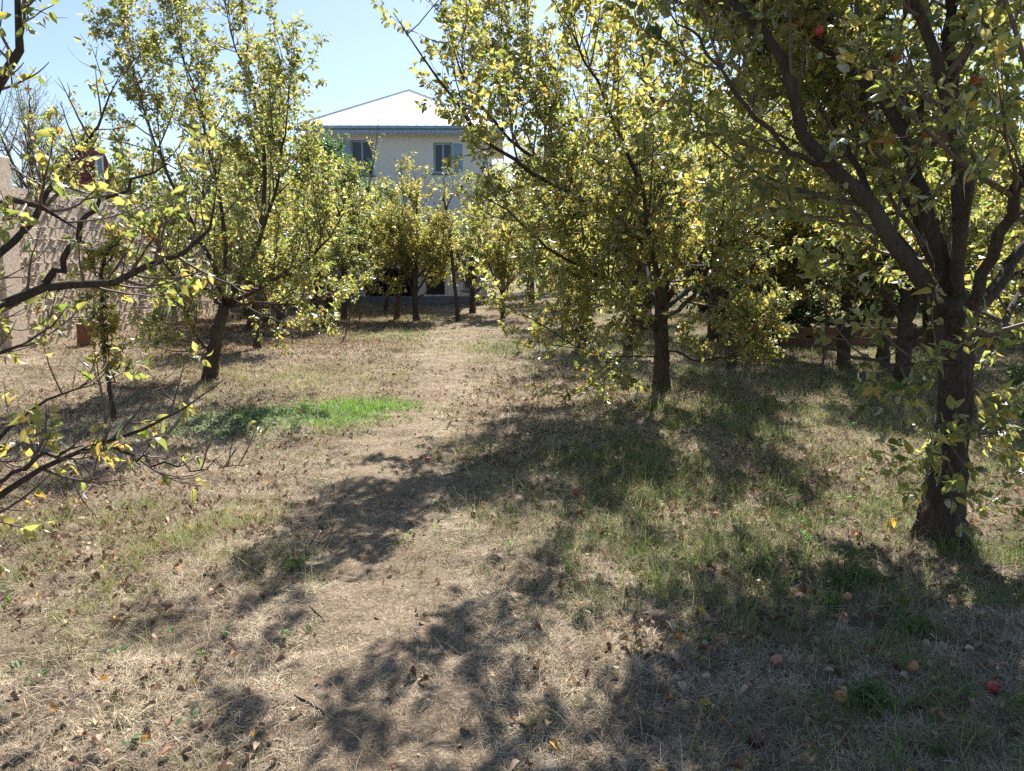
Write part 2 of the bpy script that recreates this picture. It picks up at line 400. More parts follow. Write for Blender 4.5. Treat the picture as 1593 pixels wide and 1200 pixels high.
tint = lerp3(tn, (.07, .145, .035), (.23, .30, .085)); dry = rng.random(n) < .22 * (1 - lush); yl = sstep(-.3, -1.0, xx) * (1 - lush); tint = tint * (1 - .6 * yl[:, None]) + .6 * yl[:, None] * np.array([.34, .36, .12]); tint[dry] = np.array([.45, .38, .2])
tint = tint * (1 - lush[:, None]) + lush[:, None] * lerp3(rng.random(n), (.14, .32, .04), (.30, .54, .09))
V, q, t, tt = blades(xx, yy, L, W, rng.uniform(0, 6.3, n), rng.normal(1.15, .28, n), rng.uniform(.2, 1.4, n), tint, rng, 3)
o = link('grass', mesh('grass', V, q + [t], [M_GRASS], {'tint': ('FLOAT_COLOR', rgba(tt))})); tag(o, 'green grass tufts growing through the straw', 'grass', kind='stuff')

# ---- leaves -----------------------------------------------------------------
def leaves(Pb, D, Nn, S, rng, fine=True, curl=.5, fold=.45, wr=.62):
    """Pb base points, D directions, Nn rough normals, S lengths"""
    n = len(Pb); D = D / (np.linalg.norm(D, axis=1, keepdims=True) + 1e-9)
    Nn = Nn - (Nn * D).sum(1, keepdims=True) * D; Nn /= np.linalg.norm(Nn, axis=1, keepdims=True) + 1e-9
    Sd = np.cross(D, Nn)
    if fine:
        T = np.array([(0, 0), (.20, -.38), (.20, 0), (.20, .38), (.48, -.50), (.48, 0), (.48, .50), (.78, -.31), (.78, 0), (.78, .31), (1.04, 0)])
        q = np.array([(1, 2, 5, 4), (2, 3, 6, 5), (4, 5, 8, 7), (5, 6, 9, 8)]); t3 = np.array([(0, 2, 1), (0, 3, 2), (7, 8, 10), (8, 9, 10)])
    else:
        T = np.array([(0, 0), (.45, -.5), (.45, 0), (.45, .5), (1.02, 0)])
        q = np.zeros((0, 4), int); t3 = np.array([(0, 2, 1), (0, 3, 2), (1, 2, 4), (2, 3, 4)])
    nv = len(T); cu = curl * rng.normal(1, .7, n); fo = fold * rng.uniform(.2, 1.8, n); ww = wr * rng.uniform(.8, 1.15, n)
    x_ = T[None, :, 0]; y_ = T[None, :, 1] * ww[:, None]
    z_ = -cu[:, None] * x_ ** 2 + fo[:, None] * np.abs(y_) * 1.2
    if fine: z_ = z_ + .05 * rng.normal(0, 1, (n, nv))
    V = Pb[:, None] + S[:, None, None] * (x_[..., None] * D[:, None] + y_[..., None] * Sd[:, None] + z_[..., None] * Nn[:, None])
    b = (np.arange(n) * nv)[:, None, None]
    fs = [(t3[None] + b).reshape(-1, 3)]
    if len(q): fs.append((q[None] + b).reshape(-1, 4))
    return V.reshape(-1, 3), fs, nv

# fallen leaves
rng = np.random.default_rng(14)
x, y = scatter(rng, 800, y0=1.6, fall=1.0); n = len(x)
lit = np.clip(.16 + .55 * sstep(.5, .7, fbm(x * .8, y * .8, 70)) + .9 * blob(x, y, 330, 500, 3.2, 3.5) + .9 * blob(x, y, 480, 530, 2.6, 2.2) + .8 * blob(x, y, 110, 860, .9, 1)
              + .6 * blob(x, y, 1350, 760, 1.2, 1.6) + .6 * blob(x, y, 1030, 640, 1.5, 1.5) + .5 * blob(x, y, 1300, 980, 1.0, .8) + .7 * blob(x, y, 640, 480, 3, 4), 0, 1) * (1 - .8 * path_mask(x, y))
k = rng.random(n) < lit * (.3 + .7 * sstep(3, 6.5, y)); x, y = x[k], y[k]
xd = rng.uniform(-8, 0.5, 110000); yd = rng.uniform(8.5, 26, 110000)
md = np.clip(1.3 * blob(xd, yd, 330, 520, 2.6, 3.2) + blob(xd, yd, 480, 525, 2.3, 2.4) + .8 * blob(xd, yd, 600, 500, 1.5, 3.5) + .7 * blob(xd, yd, 240, 500, 3, 4), 0, 1) * sstep(.25, .6, fbm(xd * 1.5, yd * 1.5, 71)) * (1 - path_mask(xd, yd)) * (1 - blob(xd, yd, 615, 523, 1.2, 1.0))
kd = rng.random(110000) < md; x = np.concatenate([x, xd[kd]]); y = np.concatenate([y, yd[kd]]); n = len(x)
a = rng.uniform(0, 6.3, n); D = np.stack([np.cos(a), np.sin(a), rng.normal(0, .3, n)], 1); Nn = np.stack([rng.normal(0, .35, n), rng.normal(0, .35, n), np.ones(n)], 1)
S = rng.uniform(.022, .048, n)
V, fs, nv = leaves(np.stack([x, y, H(x, y) + rng.uniform(.006, .03, n)], 1), D, Nn, S, rng, True, .6, 1.0)
tn = rng.random(n); tint = np.where((tn < .62)[:, None], lerp3(rng.random(n), (.13, .07, .045), (.34, .21, .14)), np.where((tn < .96)[:, None], lerp3(rng.random(n), (.35, .25, .17), (.55, .42, .3)), lerp3(rng.random(n), (.5, .24, .05), (.6, .42, .08))))
o = link('leaf_litter', mesh('leaf_litter', V, fs, [M_LITTER], {'tint': ('FLOAT_COLOR', rgba(np.repeat(tint, nv, 0)))})); tag(o, 'curled brown and orange fallen leaves on the ground', 'fallen leaves', kind='stuff')

# low broadleaf weeds: rosettes
def weeds(name, label, cen, m_, rng, mt, s0, s1, per=9):
    x, y = cen; N = len(x); n = N * per
    sp = .02; bx = np.repeat(x, per) + rng.normal(0, sp, n); by = np.repeat(y, per) + rng.normal(0, sp, n)
    a = rng.uniform(0, 6.3, n); e = rng.uniform(.15, 1.1, n)
    D = np.stack([np.cos(a) * np.cos(e), np.sin(a) * np.cos(e), np.sin(e)], 1); Nn = np.tile(np.array([[0, 0, 1.]]), (n, 1)) + rng.normal(0, .25, (n, 3))
    V, fs, nv = leaves(np.stack([bx, by, H(bx, by) + rng.uniform(.004, m_, n)], 1), D, Nn, rng.uniform(s0, s1, n), rng, True, .3, .3, .6)
    o = link(name, mesh(name, V, fs, [mt], {'rnd': ('FLOAT', np.repeat(rng.random(n), nv))})); tag(o, label, 'weeds', kind='stuff')
rng = np.random.default_rng(15)
x, y = scatter(rng, 90); d = blob(x, y, 370, 665, .55, .5) + .9 * blob(x, y, 420, 640, .4, .5) + .15 * blob(x, y, 120, 1080, .6, .5) + .10 * blob(x, y, 350, 1060, .6, .5)
xp, yp = scatter(rng, 900, 3, 9, near=9); dp = blob(xp, yp, 360, 665, .5, .42) + .8 * blob(xp, yp, 430, 650, .5, .35); kp = rng.random(len(xp)) < dp * .55
k = rng.random(len(x)) < d * .5
weeds('pale_weeds', 'patch of pale grey green low weeds beside the bright grass', (np.concatenate([x[k], xp[kp]]), np.concatenate([y[k], yp[kp]])), .03, rng, M_PALE, .022, .045, 7)
x, y = scatter(rng, 60); k = rng.random(len(x)) < (.03 + .5 * sstep(.55, .7, fbm(x * 1.6, y * 1.6, 99)) * sstep(-.5, 1, x)) * (1 - .85 * path_mask(x, y))
ex = [g(1345, 1085), g(1355, 1100), g(1330, 905), g(1310, 915), g(1290, 945), g(455, 885), g(1430, 985), g(1260, 850)]
cx_ = np.concatenate([x[k]] + [e_[0] + rng.normal(0, .03, 11) for e_ in ex]); cy_ = np.concatenate([y[k]] + [e_[1] + rng.normal(0, .03, 11) for e_ in ex])
weeds('green_weeds', 'small leafy green weeds scattered in the shaded grass', (cx_, cy_), .06, rng, M_WEED, .016, .034, 8)

# ------------------------------------------------------------------ trees
def grow(Pp, Rp, rng, per_m=None, cnt=None, t0=.2, t1=1.0, ang=(50, 12), Lf=None, up=.25, wig=.18, k=7, rr=.6, rtip=.0015, droop=0, updir=None, rl=.011):
    N, kp, _ = Pp.shape
    seg = np.linalg.norm(np.diff(Pp, axis=1), axis=2).sum(1)
    c = (rng.poisson(np.maximum(per_m * seg * (t1 - t0), 0.01)) if cnt is None else np.full(N, cnt))
    pi = np.repeat(np.arange(N), c); n = len(pi)
    if n == 0: return np.zeros((0, k, 3)), np.zeros((0, k)), pi
    t = rng.uniform(t0, t1, n) * .995; f = t * (kp - 1); i = f.astype(int); fr = (f - i)[:, None]
    p = Pp[pi, i] * (1 - fr) + Pp[pi, i + 1] * fr; r = Rp[pi, i] * (1 - fr[:, 0]) + Rp[pi, i + 1] * fr[:, 0]
    T = Pp[pi, i + 1] - Pp[pi, i]; T /= np.linalg.norm(T, axis=1, keepdims=True) + 1e-9
    rv = rng.normal(0, 1, (n, 3)); rv -= (rv * T).sum(1, keepdims=True) * T; rv /= np.linalg.norm(rv, axis=1, keepdims=True) + 1e-9
    a = np.radians(rng.normal(ang[0], ang[1], n))[:, None]
    d = T * np.cos(a) + rv * np.sin(a)
    L = Lf(t, n, seg[pi]) if Lf else np.full(n, .5)
    pts = [p]
    for s in range(k - 1):
        d = d + np.array([[0, 0, 1.]]) * (up - droop * s / k) / (k - 1) * 2 + rng.normal(0, wig, (n, 3)) / math.sqrt(k - 1)
        d /= np.linalg.norm(d, axis=1, keepdims=True)
        p = p + d * (L / (k - 1))[:, None]; pts.append(p)
    C = np.stack(pts, 1); r0 = np.minimum(r * rr, .0018 + L * rl)
    Rr = r0[:, None] * (1 - np.linspace(0, 1, k)[None] ** 1.1) + rtip
    return C, Rr, pi
def resample(pts, rad, k, rng, jit=.015):
    pts = np.array(pts, float); s = np.concatenate([[0], np.cumsum(np.linalg.norm(np.diff(pts, axis=0), axis=1))]); s /= s[-1]
    u = np.linspace(0, 1, k)
    # Catmull-Rom style smoothing through cubic convolution of linear interpolation
    fine = np.linspace(0, 1, k * 6); q = np.stack([np.interp(fine, s, pts[:, i]) for i in range(3)], 1)
    kk = 7; ker = np.ones(kk) / kk
    qq = np.stack([np.convolve(np.pad(q[:, i], kk // 2, 'edge'), ker, 'valid') for i in range(3)], 1); qq[0] = pts[0]; qq[-1] = pts[-1]
    out = np.stack([np.interp(u, fine, qq[:, i]) for i in range(3)], 1)
    out[1:-1] += rng.normal(0, jit, (k - 2, 3)); r = np.interp(u, s, rad)
    return out, r
def cluster_leaves(C, rng, step, m, t0, size, out, tprob=None):
    """leaf rosettes along the curves"""
    N, k, _ = C.shape
    if N == 0: return
    seg = np.linalg.norm(np.diff(C, axis=1), axis=2).sum(1); c = np.maximum(1, (seg * (1 - t0) / step).astype(int) + rng.integers(0, 2, N))
    pi = np.repeat(np.arange(N), c); n = len(pi); t = t0 + (1 - t0) * rng.random(n) ** .85; t = np.minimum(t, .999)
    f = t * (k - 1); i = f.astype(int); fr = (f - i)[:, None]
    p = C[pi, i] * (1 - fr) + C[pi, i + 1] * fr; T = C[pi, i + 1] - C[pi, i]; T /= np.linalg.norm(T, axis=1, keepdims=True) + 1e-9
    mm = rng.integers(m[0], m[1] + 1, n); li = np.repeat(np.arange(n), mm); M = len(li)
    rv = rng.normal(0, 1, (M, 3)); Tt = T[li]; rv -= (rv * Tt).sum(1, keepdims=True) * Tt; rv /= np.linalg.norm(rv, axis=1, keepdims=True) + 1e-9
    D = Tt * rng.uniform(.1, 1.1, (M, 1)) + rv * rng.uniform(.5, 1.1, (M, 1)) + np.array([[0, 0, -1.]]) * rng.uniform(-.1, .75, (M, 1))
    D /= np.linalg.norm(D, axis=1, keepdims=True) + 1e-9
    pb = p[li] + D * rng.uniform(.008, .03, (M, 1))
    Nn = np.array([[0, 0, 1.]]) * .35 + rng.normal(0, .75, (M, 3)) 
    S = size * rng.uniform(.4, 1.3, M)
    out.append((pb, D, Nn, S, np.repeat(rng.random(n), mm)))
TREE_N = [0]
def make_tree(name, label, cat, base, trunk, limbs, seed, leaf=.055, per2=6.0, per3=8.0, rs=.8, dens=1.0, cull=None, L2=(.45, 1.15), L3=(.14, .42), step=.055, lm=(3, 6), shoots=1.2, shootL=(.5, 1.3),
              lmat=None, fine=True, group=None, apples=0, yellow=.5, t2=.15, up2=.35, apple_at=(), sub=True, twigm=None, keep=1.0, ang2=(52, 14), barkm=None, leaf_l2=True):
    rng = np.random.default_rng(seed); base = np.array(base, float); per2 *= 1.75 * dens; per3 *= 1.6 * dens; step *= .8
    root = empty(name, base); tag(root, label, cat, group)
    tp = np.array([q[:3] for q in trunk]) ; tr = [q[3] for q in trunk]
    big = MB(); c, r = resample(tp, tr, 56, rng, .003)
    flare = 1 + .38 * np.exp(-np.linspace(0, 1, 56) * 8); r = r * flare
    c[0, 2] -= .06
    big.tube(c - base, r, 30, True, .085, seed % 17)
    L1p, L1r = [], []
    for q in limbs:
        q = np.array(q, float); c, r = resample(q[:, :3], q[:, 3] * rs, 18, rng, .012); L1p.append(c); L1r.append(r)
        big.tube(c - base, r, 12, True, .05, (seed * 3 + len(L1p)) % 31)
    L1p = np.array(L1p); L1r = np.array(L1r)
    def lf2(t, n, s): return rng.uniform(*L2, n) * (1.1 - .55 * t) * np.clip(s / 1.6, .5, 1.15)
    B2, R2, _ = grow(L1p, L1r, rng, per2, t0=t2, t1=1, ang=ang2, Lf=lf2, up=up2, k=9, rl=.010)
    Sh, RS, _ = grow(L1p, L1r, rng, shoots, t0=.35, t1=1, ang=(30, 14), Lf=lambda t, n, s: rng.uniform(*shootL, n), up=1.5, wig=.12, k=9, rl=.006)
    if cull is not None:
        k_ = ~cull(B2, rng); B2, R2 = B2[k_], R2[k_]
        k_ = ~cull(Sh, rng); Sh, RS = Sh[k_], RS[k_]
    A2 = np.concatenate([B2, Sh]); AR = np.concatenate([R2, RS])
    B3, R3, _ = grow(A2, AR, rng, per3, t0=.15, t1=1, ang=(48, 16), Lf=lambda t, n, s: rng.uniform(*L3, n) * (1.1 - .5 * t), up=.3, wig=.3, k=5, rl=.006, rtip=.0012)
    V, f = tubes(A2 - base, AR, 6); V2, f2 = tubes(B3 - base, R3, 4) if len(B3) else (np.zeros((0, 3)), np.zeros((0, 4), int))
    BV = np.vstack(big.v); nb_ = len(BV); b4, b3 = np.vstack(big.f4), np.vstack(big.f3)
    link('trunk', mesh('trunk', np.vstack([BV, V, V2]), [b4, b3, f + nb_, f2 + nb_ + len(V)], [barkm or M_BARK, twigm or M_TWIG], midx=[0] * (len(b4) + len(b3)) + [1] * (len(f) + len(f2))), root)
    out = []
    if keep < 1: B3l = B3[rng.random(len(B3)) < keep]; A2l = B2[rng.random(len(B2)) < keep]; Shl = Sh
    else: B3l, A2l, Shl = B3, B2, Sh
    cluster_leaves(B3l, rng, step, lm, .1, leaf, out)
    if leaf_l2: cluster_leaves(A2l, rng, step * 1.5, lm, .35, leaf, out)
    cluster_leaves(Shl, rng, step * .8, (2, 4), .25, leaf * .9, out)
    pb, D, Nn, S, rc = [np.concatenate(z) for z in zip(*out)]
    V, fs, nv = leaves(pb - base, D, Nn, S, rng, fine)
    rv = np.clip(yellow * .72 + .34 * (rc - .5) + rng.normal(0, .17, len(pb)) + .10, 0, 1)
    rare = rng.random(len(pb)); rv = np.where(rare < .015, rng.uniform(.93, 1, len(pb)), np.minimum(rv, .93))
    link('crown', mesh('crown', V, fs, [lmat or M_LEAF], {'rnd': ('FLOAT', np.repeat(rv, nv))}), root)
    for i in range(apples):
        j = rng.integers(len(B3)); p = B3[j, -1] - base
        a = link('apple', APPLE, root, tuple(p - np.array([0, 0, .04]))); a.scale = (.8, .8, .8); a.rotation_euler = (rng.uniform(-.4, .4), rng.uniform(-.4, .4), 0)
    for q in apple_at:
        a = link('apple', APPLE, root, tuple(np.array(q) - base)); a.scale = (.8, .8, .8)
    TREE_N[0] += 1; print('TREE', name, label[:40], 'leaves', len(pb), 'twigs', len(B3))
    return root
def auto_limbs(base, z0, z1, n, L, rng, r=.05, inc=(35, 60), lean=(0, 0), rise=.5, tr=.05):
    """scaffold limbs fanning from the trunk between heights z0 and z1"""
    out = []
    for i in range(n):
        a = i * 2.4 + rng.uniform(-.4, .4); z = z0 + (z1 - z0) * (i / max(1, n - 1)) ; th = math.radians(rng.uniform(*inc))
        l = rng.uniform(L[0], L[1]) * (1 - .15 * i / n)
        d = np.array([math.cos(a) * math.sin(th), math.sin(a) * math.sin(th), math.cos(th)])
        f = (z / max(z1, .01)); p = np.array([base[0] + lean[0] * f, base[1] + lean[1] * f, base[2] + z]); pts = [(*p, r)]
        for s in range(4):
            d = d + np.array([0, 0, rise * .28]) + rng.normal(0, .11, 3); d /= np.linalg.norm(d); p = p + d * l / 4
            pts.append((*p, r * (1 - (s + 1) / 4) ** .8 * .95 + .004))
        out.append(pts)
    return out

# apple fruit
def apple_mesh(name, m):
    ph = np.linspace(0, np.pi, 14); th = np.arange(18) * 2 * np.pi / 18
    r = .034 * (np.sin(ph) ** .85 * (1 + .06 * np.cos(ph))); z = .031 * np.cos(ph) * (1 - .45 * np.exp(-(np.sin(ph) / .32) ** 2)) 
    V = np.stack([r[:, None] * np.cos(th) * (1 + .03 * np.cos(5 * th) * (ph[:, None] > 1.8)), r[:, None] * np.sin(th), z[:, None] + 0 * th], -1).reshape(-1, 3)
    q = []
    for i in range(13):
        for j in range(18): q.append((i * 18 + j, (i + 1) * 18 + j, (i + 1) * 18 + (j + 1) % 18, i * 18 + (j + 1) % 18))
    SV, sf = tubes(np.array([[(0, 0, .012), (.001, 0, .024), (.004, 0, .036), (.008, .001, .046)]]), np.array([[.0016, .0013, .0013, .002]]), 6)
    fq = np.vstack([np.array(q), sf + len(V)])
    return mesh(name, np.vstack([V, SV]), [fq], [m, M_TWIG], midx=[0] * len(q) + [1] * len(sf))
def apple_mat(name, a, b_, c):
    m, t, b = mat(name); n = noise(t, 22, 4, .6, mapping(t, (1, 1, .5)))
    t.links.new(ramp(t, n, [(.3, a), (.55, b_), (.75, c)]), b.inputs['Base Color']); b.inputs['Roughness'].default_value = .38; return m
M_APR = apple_mat('red_apple_skin', (.28, .02, .03), (.42, .05, .05), (.50, .16, .07))
M_APP = apple_mat('pink_apple_skin', (.36, .10, .09), (.48, .20, .13), (.52, .36, .20))
M_APD = apple_mat('dark_apple_skin', (.06, .015, .02), (.10, .03, .03), (.15, .06, .05))
M_APO = apple_mat('orange_apple_skin', (.45, .14, .06), (.52, .24, .10), (.50, .33, .16))
APPLE = apple_mesh('apple', M_APR); APPLE_P = apple_mesh('pink_apple', M_APP); APPLE_D = apple_mesh('rotten_apple', M_APD); APPLE_O = apple_mesh('orange_apple', M_APO)

def Q(px, py, Y, r): return (*P(px, py, Y), r)
# --- big tree on the right in the foreground
bA = g(1462, 842); YA = bA[1]; print('A', bA)
trA = [(*bA, .112), Q(1470, 760, YA + .02, .100), Q(1483, 660, YA + .05, .090), Q(1488, 560, YA + .08, .088), Q(1485, 480, YA + .1, .080), Q(1486, 430, YA + .12, .03)]
limA = [
    [Q(1482, 500, YA + .1, .078), Q(1440, 435, YA + .1, .068), Q(1375, 350, YA + .05, .060), Q(1300, 265, YA, .052), Q(1245, 200, YA - .05, .046), Q(1228, 130, YA - .05, .040), Q(1195, 55, YA, .034), Q(1120, -20, YA + .1, .028), Q(1000, -90, YA + .25, .018), Q(880, -150, YA + .5, .006)],
    [Q(1484, 470, YA + .12, .072), Q(1460, 380, YA + .2, .060), Q(1430, 280, YA + .25, .052), Q(1405, 190, YA + .3, .048), Q(1345, 125, YA + .3, .042), Q(1270, 70, YA + .3, .034), Q(1170, 0, YA + .35, .026), Q(1060, -90, YA + .5, .008)],
    [Q(1488, 470, YA + .1, .060), Q(1494, 330, YA + .15, .052), Q(1490, 180, YA + .2, .044), Q(1478, 40, YA + .2, .036), Q(1470, -120, YA + .2, .024), Q(1440, -330, YA + .2, .007)],
    [Q(1407, 192, YA + .3, .034), Q(1450, 140, YA + .25, .030), Q(1470, 80, YA + .2, .027), Q(1520, -10, YA + .1, .020), Q(1590, -170, YA, .006)],
    [Q(1490, 510, YA + .1, .060), Q(1540, 450, YA + .2, .052), Q(1600, 380, YA + .3, .042), Q(1720, 260, YA + .4, .030), Q(1850, 80, YA + .6, .008)],
    [Q(1484, 520, YA + .05, .050), Q(1530, 430, YA - .3, .042), Q(1580, 300, YA - .6, .034), Q(1640, 100, YA - .9, .024), Q(1680, -150, YA - 1.1, .006)],
    [Q(1478, 500, YA + .05, .048), Q(1450, 400, YA + .5, .040), Q(1380, 260, YA + 1.0, .032), Q(1300, 120, YA + 1.5, .022), Q(1230, -20, YA + 1.9, .006)],
    [Q(1486, 565, YA + .02, .018), Q(1440, 568, YA - .1, .014), Q(1370, 560, YA - .2, .012), Q(1290, 545, YA - .25, .009), Q(1220, 520, YA - .2, .004)],
    [Q(1484, 470, YA + .1, .050), Q(1510, 300, YA - .2, .042), Q(1450, 60, YA - .5, .034), Q(1330, -200, YA - .7, .022), Q(1180, -380, YA - .6, .006)],
    [Q(1352, 128, YA + .3, .026), Q(1400, 60, YA + .5, .022), Q(1420, -30, YA + .8, .014), Q(1400, -140, YA + 1.1, .005)],
    [Q(1476, 640, YA, .014), Q(1470, 690, YA - .12, .010), Q(1472, 730, YA - .2, .004)],
    [Q(1300, 265, YA, .024), Q(1230, 240, YA - .1, .019), Q(1150, 150, YA - .15, .014), Q(1090, 70, YA - .1, .010), Q(1020, 0, YA, .004)],
    [Q(1195, 55, YA, .028), Q(1080, -80, YA + .5, .022), Q(920, -170, YA + 1.0, .016), Q(760, -230, YA + 1.5, .005)],
    [Q(1345, 125, YA + .3, .030), Q(1240, -60, YA + .9, .024), Q(1080, -180, YA + 1.5, .016), Q(930, -260, YA + 2.1, .005)],
    [Q(1430, 280, YA + .25, .030), Q(1380, 120, YA + 1.0, .024), Q(1280, -30, YA + 1.8, .016), Q(1180, -130, YA + 2.4, .005)],
    [Q(1375, 350, YA + .05, .030), Q(1300, 200, YA + .7, .024), Q(1220, 100, YA + 1.4, .016), Q(1150, 20, YA + 2.0, .005)],
    [Q(1440, 435, YA + .1, .030), Q(1350, 300, YA + .9, .024), Q(1250, 230, YA + 1.5, .016), Q(1170, 180, YA + 1.9, .005)],
    [Q(1490, 520, YA + .1, .045), Q(1560, 520, YA + .7, .034), Q(1600, 420, YA + 1.5, .022), Q(1600, 300, YA + 2.2, .006)],
]
make_tree('apple_tree', 'largest apple tree in the right foreground with thick leaning trunk and dark spreading limbs', 'tree', bA, trA, limA, 101, cull=lambda C, r: (C[:, :, 1].mean(1) < YA + .15) & (C[:, :, 2].mean(1) < 3.4) & (C[:, :, 2].mean(1) > 1.0) & (r.random(len(C)) < .62), leaf=.056, dens=.80, per2=6.0, per3=8.5, rs=.72,
          L2=(.45, 1.3), L3=(.15, .5), step=.060, lm=(2, 4), shoots=1.6, group='apple trees of the orchard', yellow=.62, t2=.15,
          apple_at=[P(1273, 48, YA), P(1520, 125, YA - .2), P(1395, 92, YA + .1)], apples=3)
# --- mid-right tree
bB = g(1028, 607); YB = bB[1]; print('B', bB)
trB = [(*bB, .09), Q(1030, 560, YB, .088), Q(1028, 500, YB, .088), Q(1030, 460, YB, .075), Q(1031, 430, YB, .03)]
limB = [
    [Q(1022, 505, YB, .075), Q(995, 480, YB - .05, .068), Q(985, 420, YB - .1, .055), Q(955, 360, YB - .3, .046), Q(900, 290, YB - .6, .036), Q(800, 225, YB - 1.4, .024), Q(720, 130, YB - 2.4, .014), Q(690, 10, YB - 3.1, .004)],
    [Q(1028, 470, YB, .07), Q(1010, 380, YB - .5, .056), Q(920, 320, YB - 1.2, .042), Q(830, 270, YB - 2.1, .030), Q(745, 210, YB - 2.9, .020), Q(670, 110, YB - 3.5, .012), Q(612, 20, YB - 3.9, .004)],
    [Q(1030, 465, YB, .07), Q(1055, 380, YB + .1, .056), Q(1050, 260, YB + .1, .042), Q(1010, 140, YB, .026), Q(985, 10, YB, .005)],
    [Q(1035, 470, YB, .06), Q(1090, 400, YB - .2, .048), Q(1150, 300, YB - .4, .036), Q(1180, 180, YB - .5, .022), Q(1185, 70, YB - .5, .005)],
    [Q(1025, 480, YB, .055), Q(985, 380, YB + .8, .044), Q(930, 250, YB + 1.4, .030), Q(880, 110, YB + 1.8, .006)],
    [Q(1020, 555, YB - .05, .022), Q(985, 552, YB - .5, .018), Q(930, 556, YB - 1.0, .015), Q(880, 530, YB - 1.4, .011), Q(820, 490, YB - 1.8, .007), Q(775, 455, YB - 2.0, .003)],
    [Q(1022, 520, YB, .04), Q(960, 440, YB - .9, .032), Q(870, 400, YB - 1.6, .022), Q(790, 330, YB - 2.1, .014), Q(735, 300, YB - 2.3, .004)],
    [Q(1035, 540, YB, .028), Q(1080, 560, YB - .5, .022), Q(1140, 555, YB - 1.0, .016), Q(1200, 500, YB - 1.3, .005)],
    [Q(1030, 480, YB, .055), Q(1020, 420, YB - 1.0, .044), Q(1000, 300, YB - 1.9, .032), Q(940, 150, YB - 2.9, .020), Q(870, 20, YB - 3.8, .006)],
    [Q(1035, 480, YB, .05), Q(1110, 420, YB + .7, .040), Q(1170, 330, YB + 1.3, .028), Q(1200, 240, YB + 1.8, .006)],
    [Q(1030, 500, YB, .045), Q(1080, 460, YB - .9, .036), Q(1120, 380, YB - 1.7, .026), Q(1130, 280, YB - 2.3, .006)],
    [Q(900, 290, YB - .6, .022), Q(850, 200, YB - .9, .016), Q(800, 100, YB - 1.0, .010), Q(765, 10, YB - 1.1, .003)],
]
make_tree('apple_tree', 'apple tree right of the path, straight trunk, wide crown reaching over the path', 'tree', bB, trB, limB, 102, leaf=.055, cull=lambda C, r: (C[:, :, 0].mean(1) < .45) & (C[:, :, 1].mean(1) < 8.0) & (r.random(len(C)) < .55), dens=.74, per2=6.0, per3=9.0, rs=.68,
          L2=(.4, 1.3), L3=(.16, .52), step=.062, lm=(2, 4), shoots=2.6, shootL=(.5, 1.4), group='apple trees of the orchard', yellow=.66, t2=.18, apples=4)
# --- left tree
bE = g(327, 597); YE = bE[1]; print('E', bE)
trE = [(*bE, .088), Q(330, 560, YE, .082), Q(340, 510, YE, .078), Q(350, 475, YE, .07)]
limE = [
    [Q(350, 478, YE, .062), Q(385, 410, YE, .052), Q(410, 350, YE, .044), Q(412, 240, YE, .034), Q(395, 150, YE, .022), Q(355, 40, YE, .010), Q(345, -60, YE, .003)],
    [Q(350, 480, YE, .055), Q(335, 420, YE - .1, .042), Q(290, 330, YE - .3, .032), Q(240, 230, YE - .5, .020), Q(215, 130, YE - .6, .010), Q(192, 60, YE - .6, .003)],
    [Q(350, 475, YE, .05), Q(352, 380, YE + .4, .040), Q(330, 250, YE + .6, .028), Q(300, 130, YE + .6, .015), Q(262, 10, YE + .6, .004)],
    [Q(352, 478, YE, .045), Q(420, 440, YE - .5, .034), Q(470, 410, YE - .9, .025), Q(515, 370, YE - 1.1, .015), Q(545, 320, YE - 1.1, .004)],
    [Q(350, 476, YE, .045), Q(400, 390, YE - .6, .036), Q(430, 290, YE - 1.0, .024), Q(445, 190, YE - 1.2, .012), Q(455, 90, YE - 1.2, .003)],
    [Q(340, 510, YE, .034), Q(325, 545, YE - .05, .030), Q(308, 525, YE - .1, .026), Q(296, 500, YE - .15, .02), Q(280, 450, YE - .3, .010), Q(262, 430, YE - .4, .003)],
    [Q(348, 478, YE, .040), Q(310, 440, YE - .8, .032), Q(260, 420, YE - 1.3, .020), Q(210, 350, YE - 1.6, .005)],
    [Q(350, 476, YE, .040), Q(370, 400, YE + 1.0, .032), Q(400, 300, YE + 1.6, .020), Q(420, 180, YE + 1.8, .005)],
    [Q(350, 480, YE, .030), Q(400, 470, YE - .5, .024), Q(470, 475, YE - 1.0, .016), Q(530, 450, YE - 1.3, .004)],
]
make_tree('apple_tree', 'apple tree on the left with crooked dark trunk, side stub and tall upright shoots', 'tree', bE, trE, limE, 103, leaf=.050, dens=.72, per2=6.0, per3=8.5, rs=.72,
          L2=(.4, 1.15), L3=(.14, .45), step=.062, lm=(2, 5), up2=.30, ang2=(62, 14), shoots=4.0, shootL=(.6, 1.5), group='apple trees of the orchard', yellow=.60, t2=.2,
          apple_at=[P(268, 52, YE), P(219, 127, YE - .4), P(303, 140, YE)])
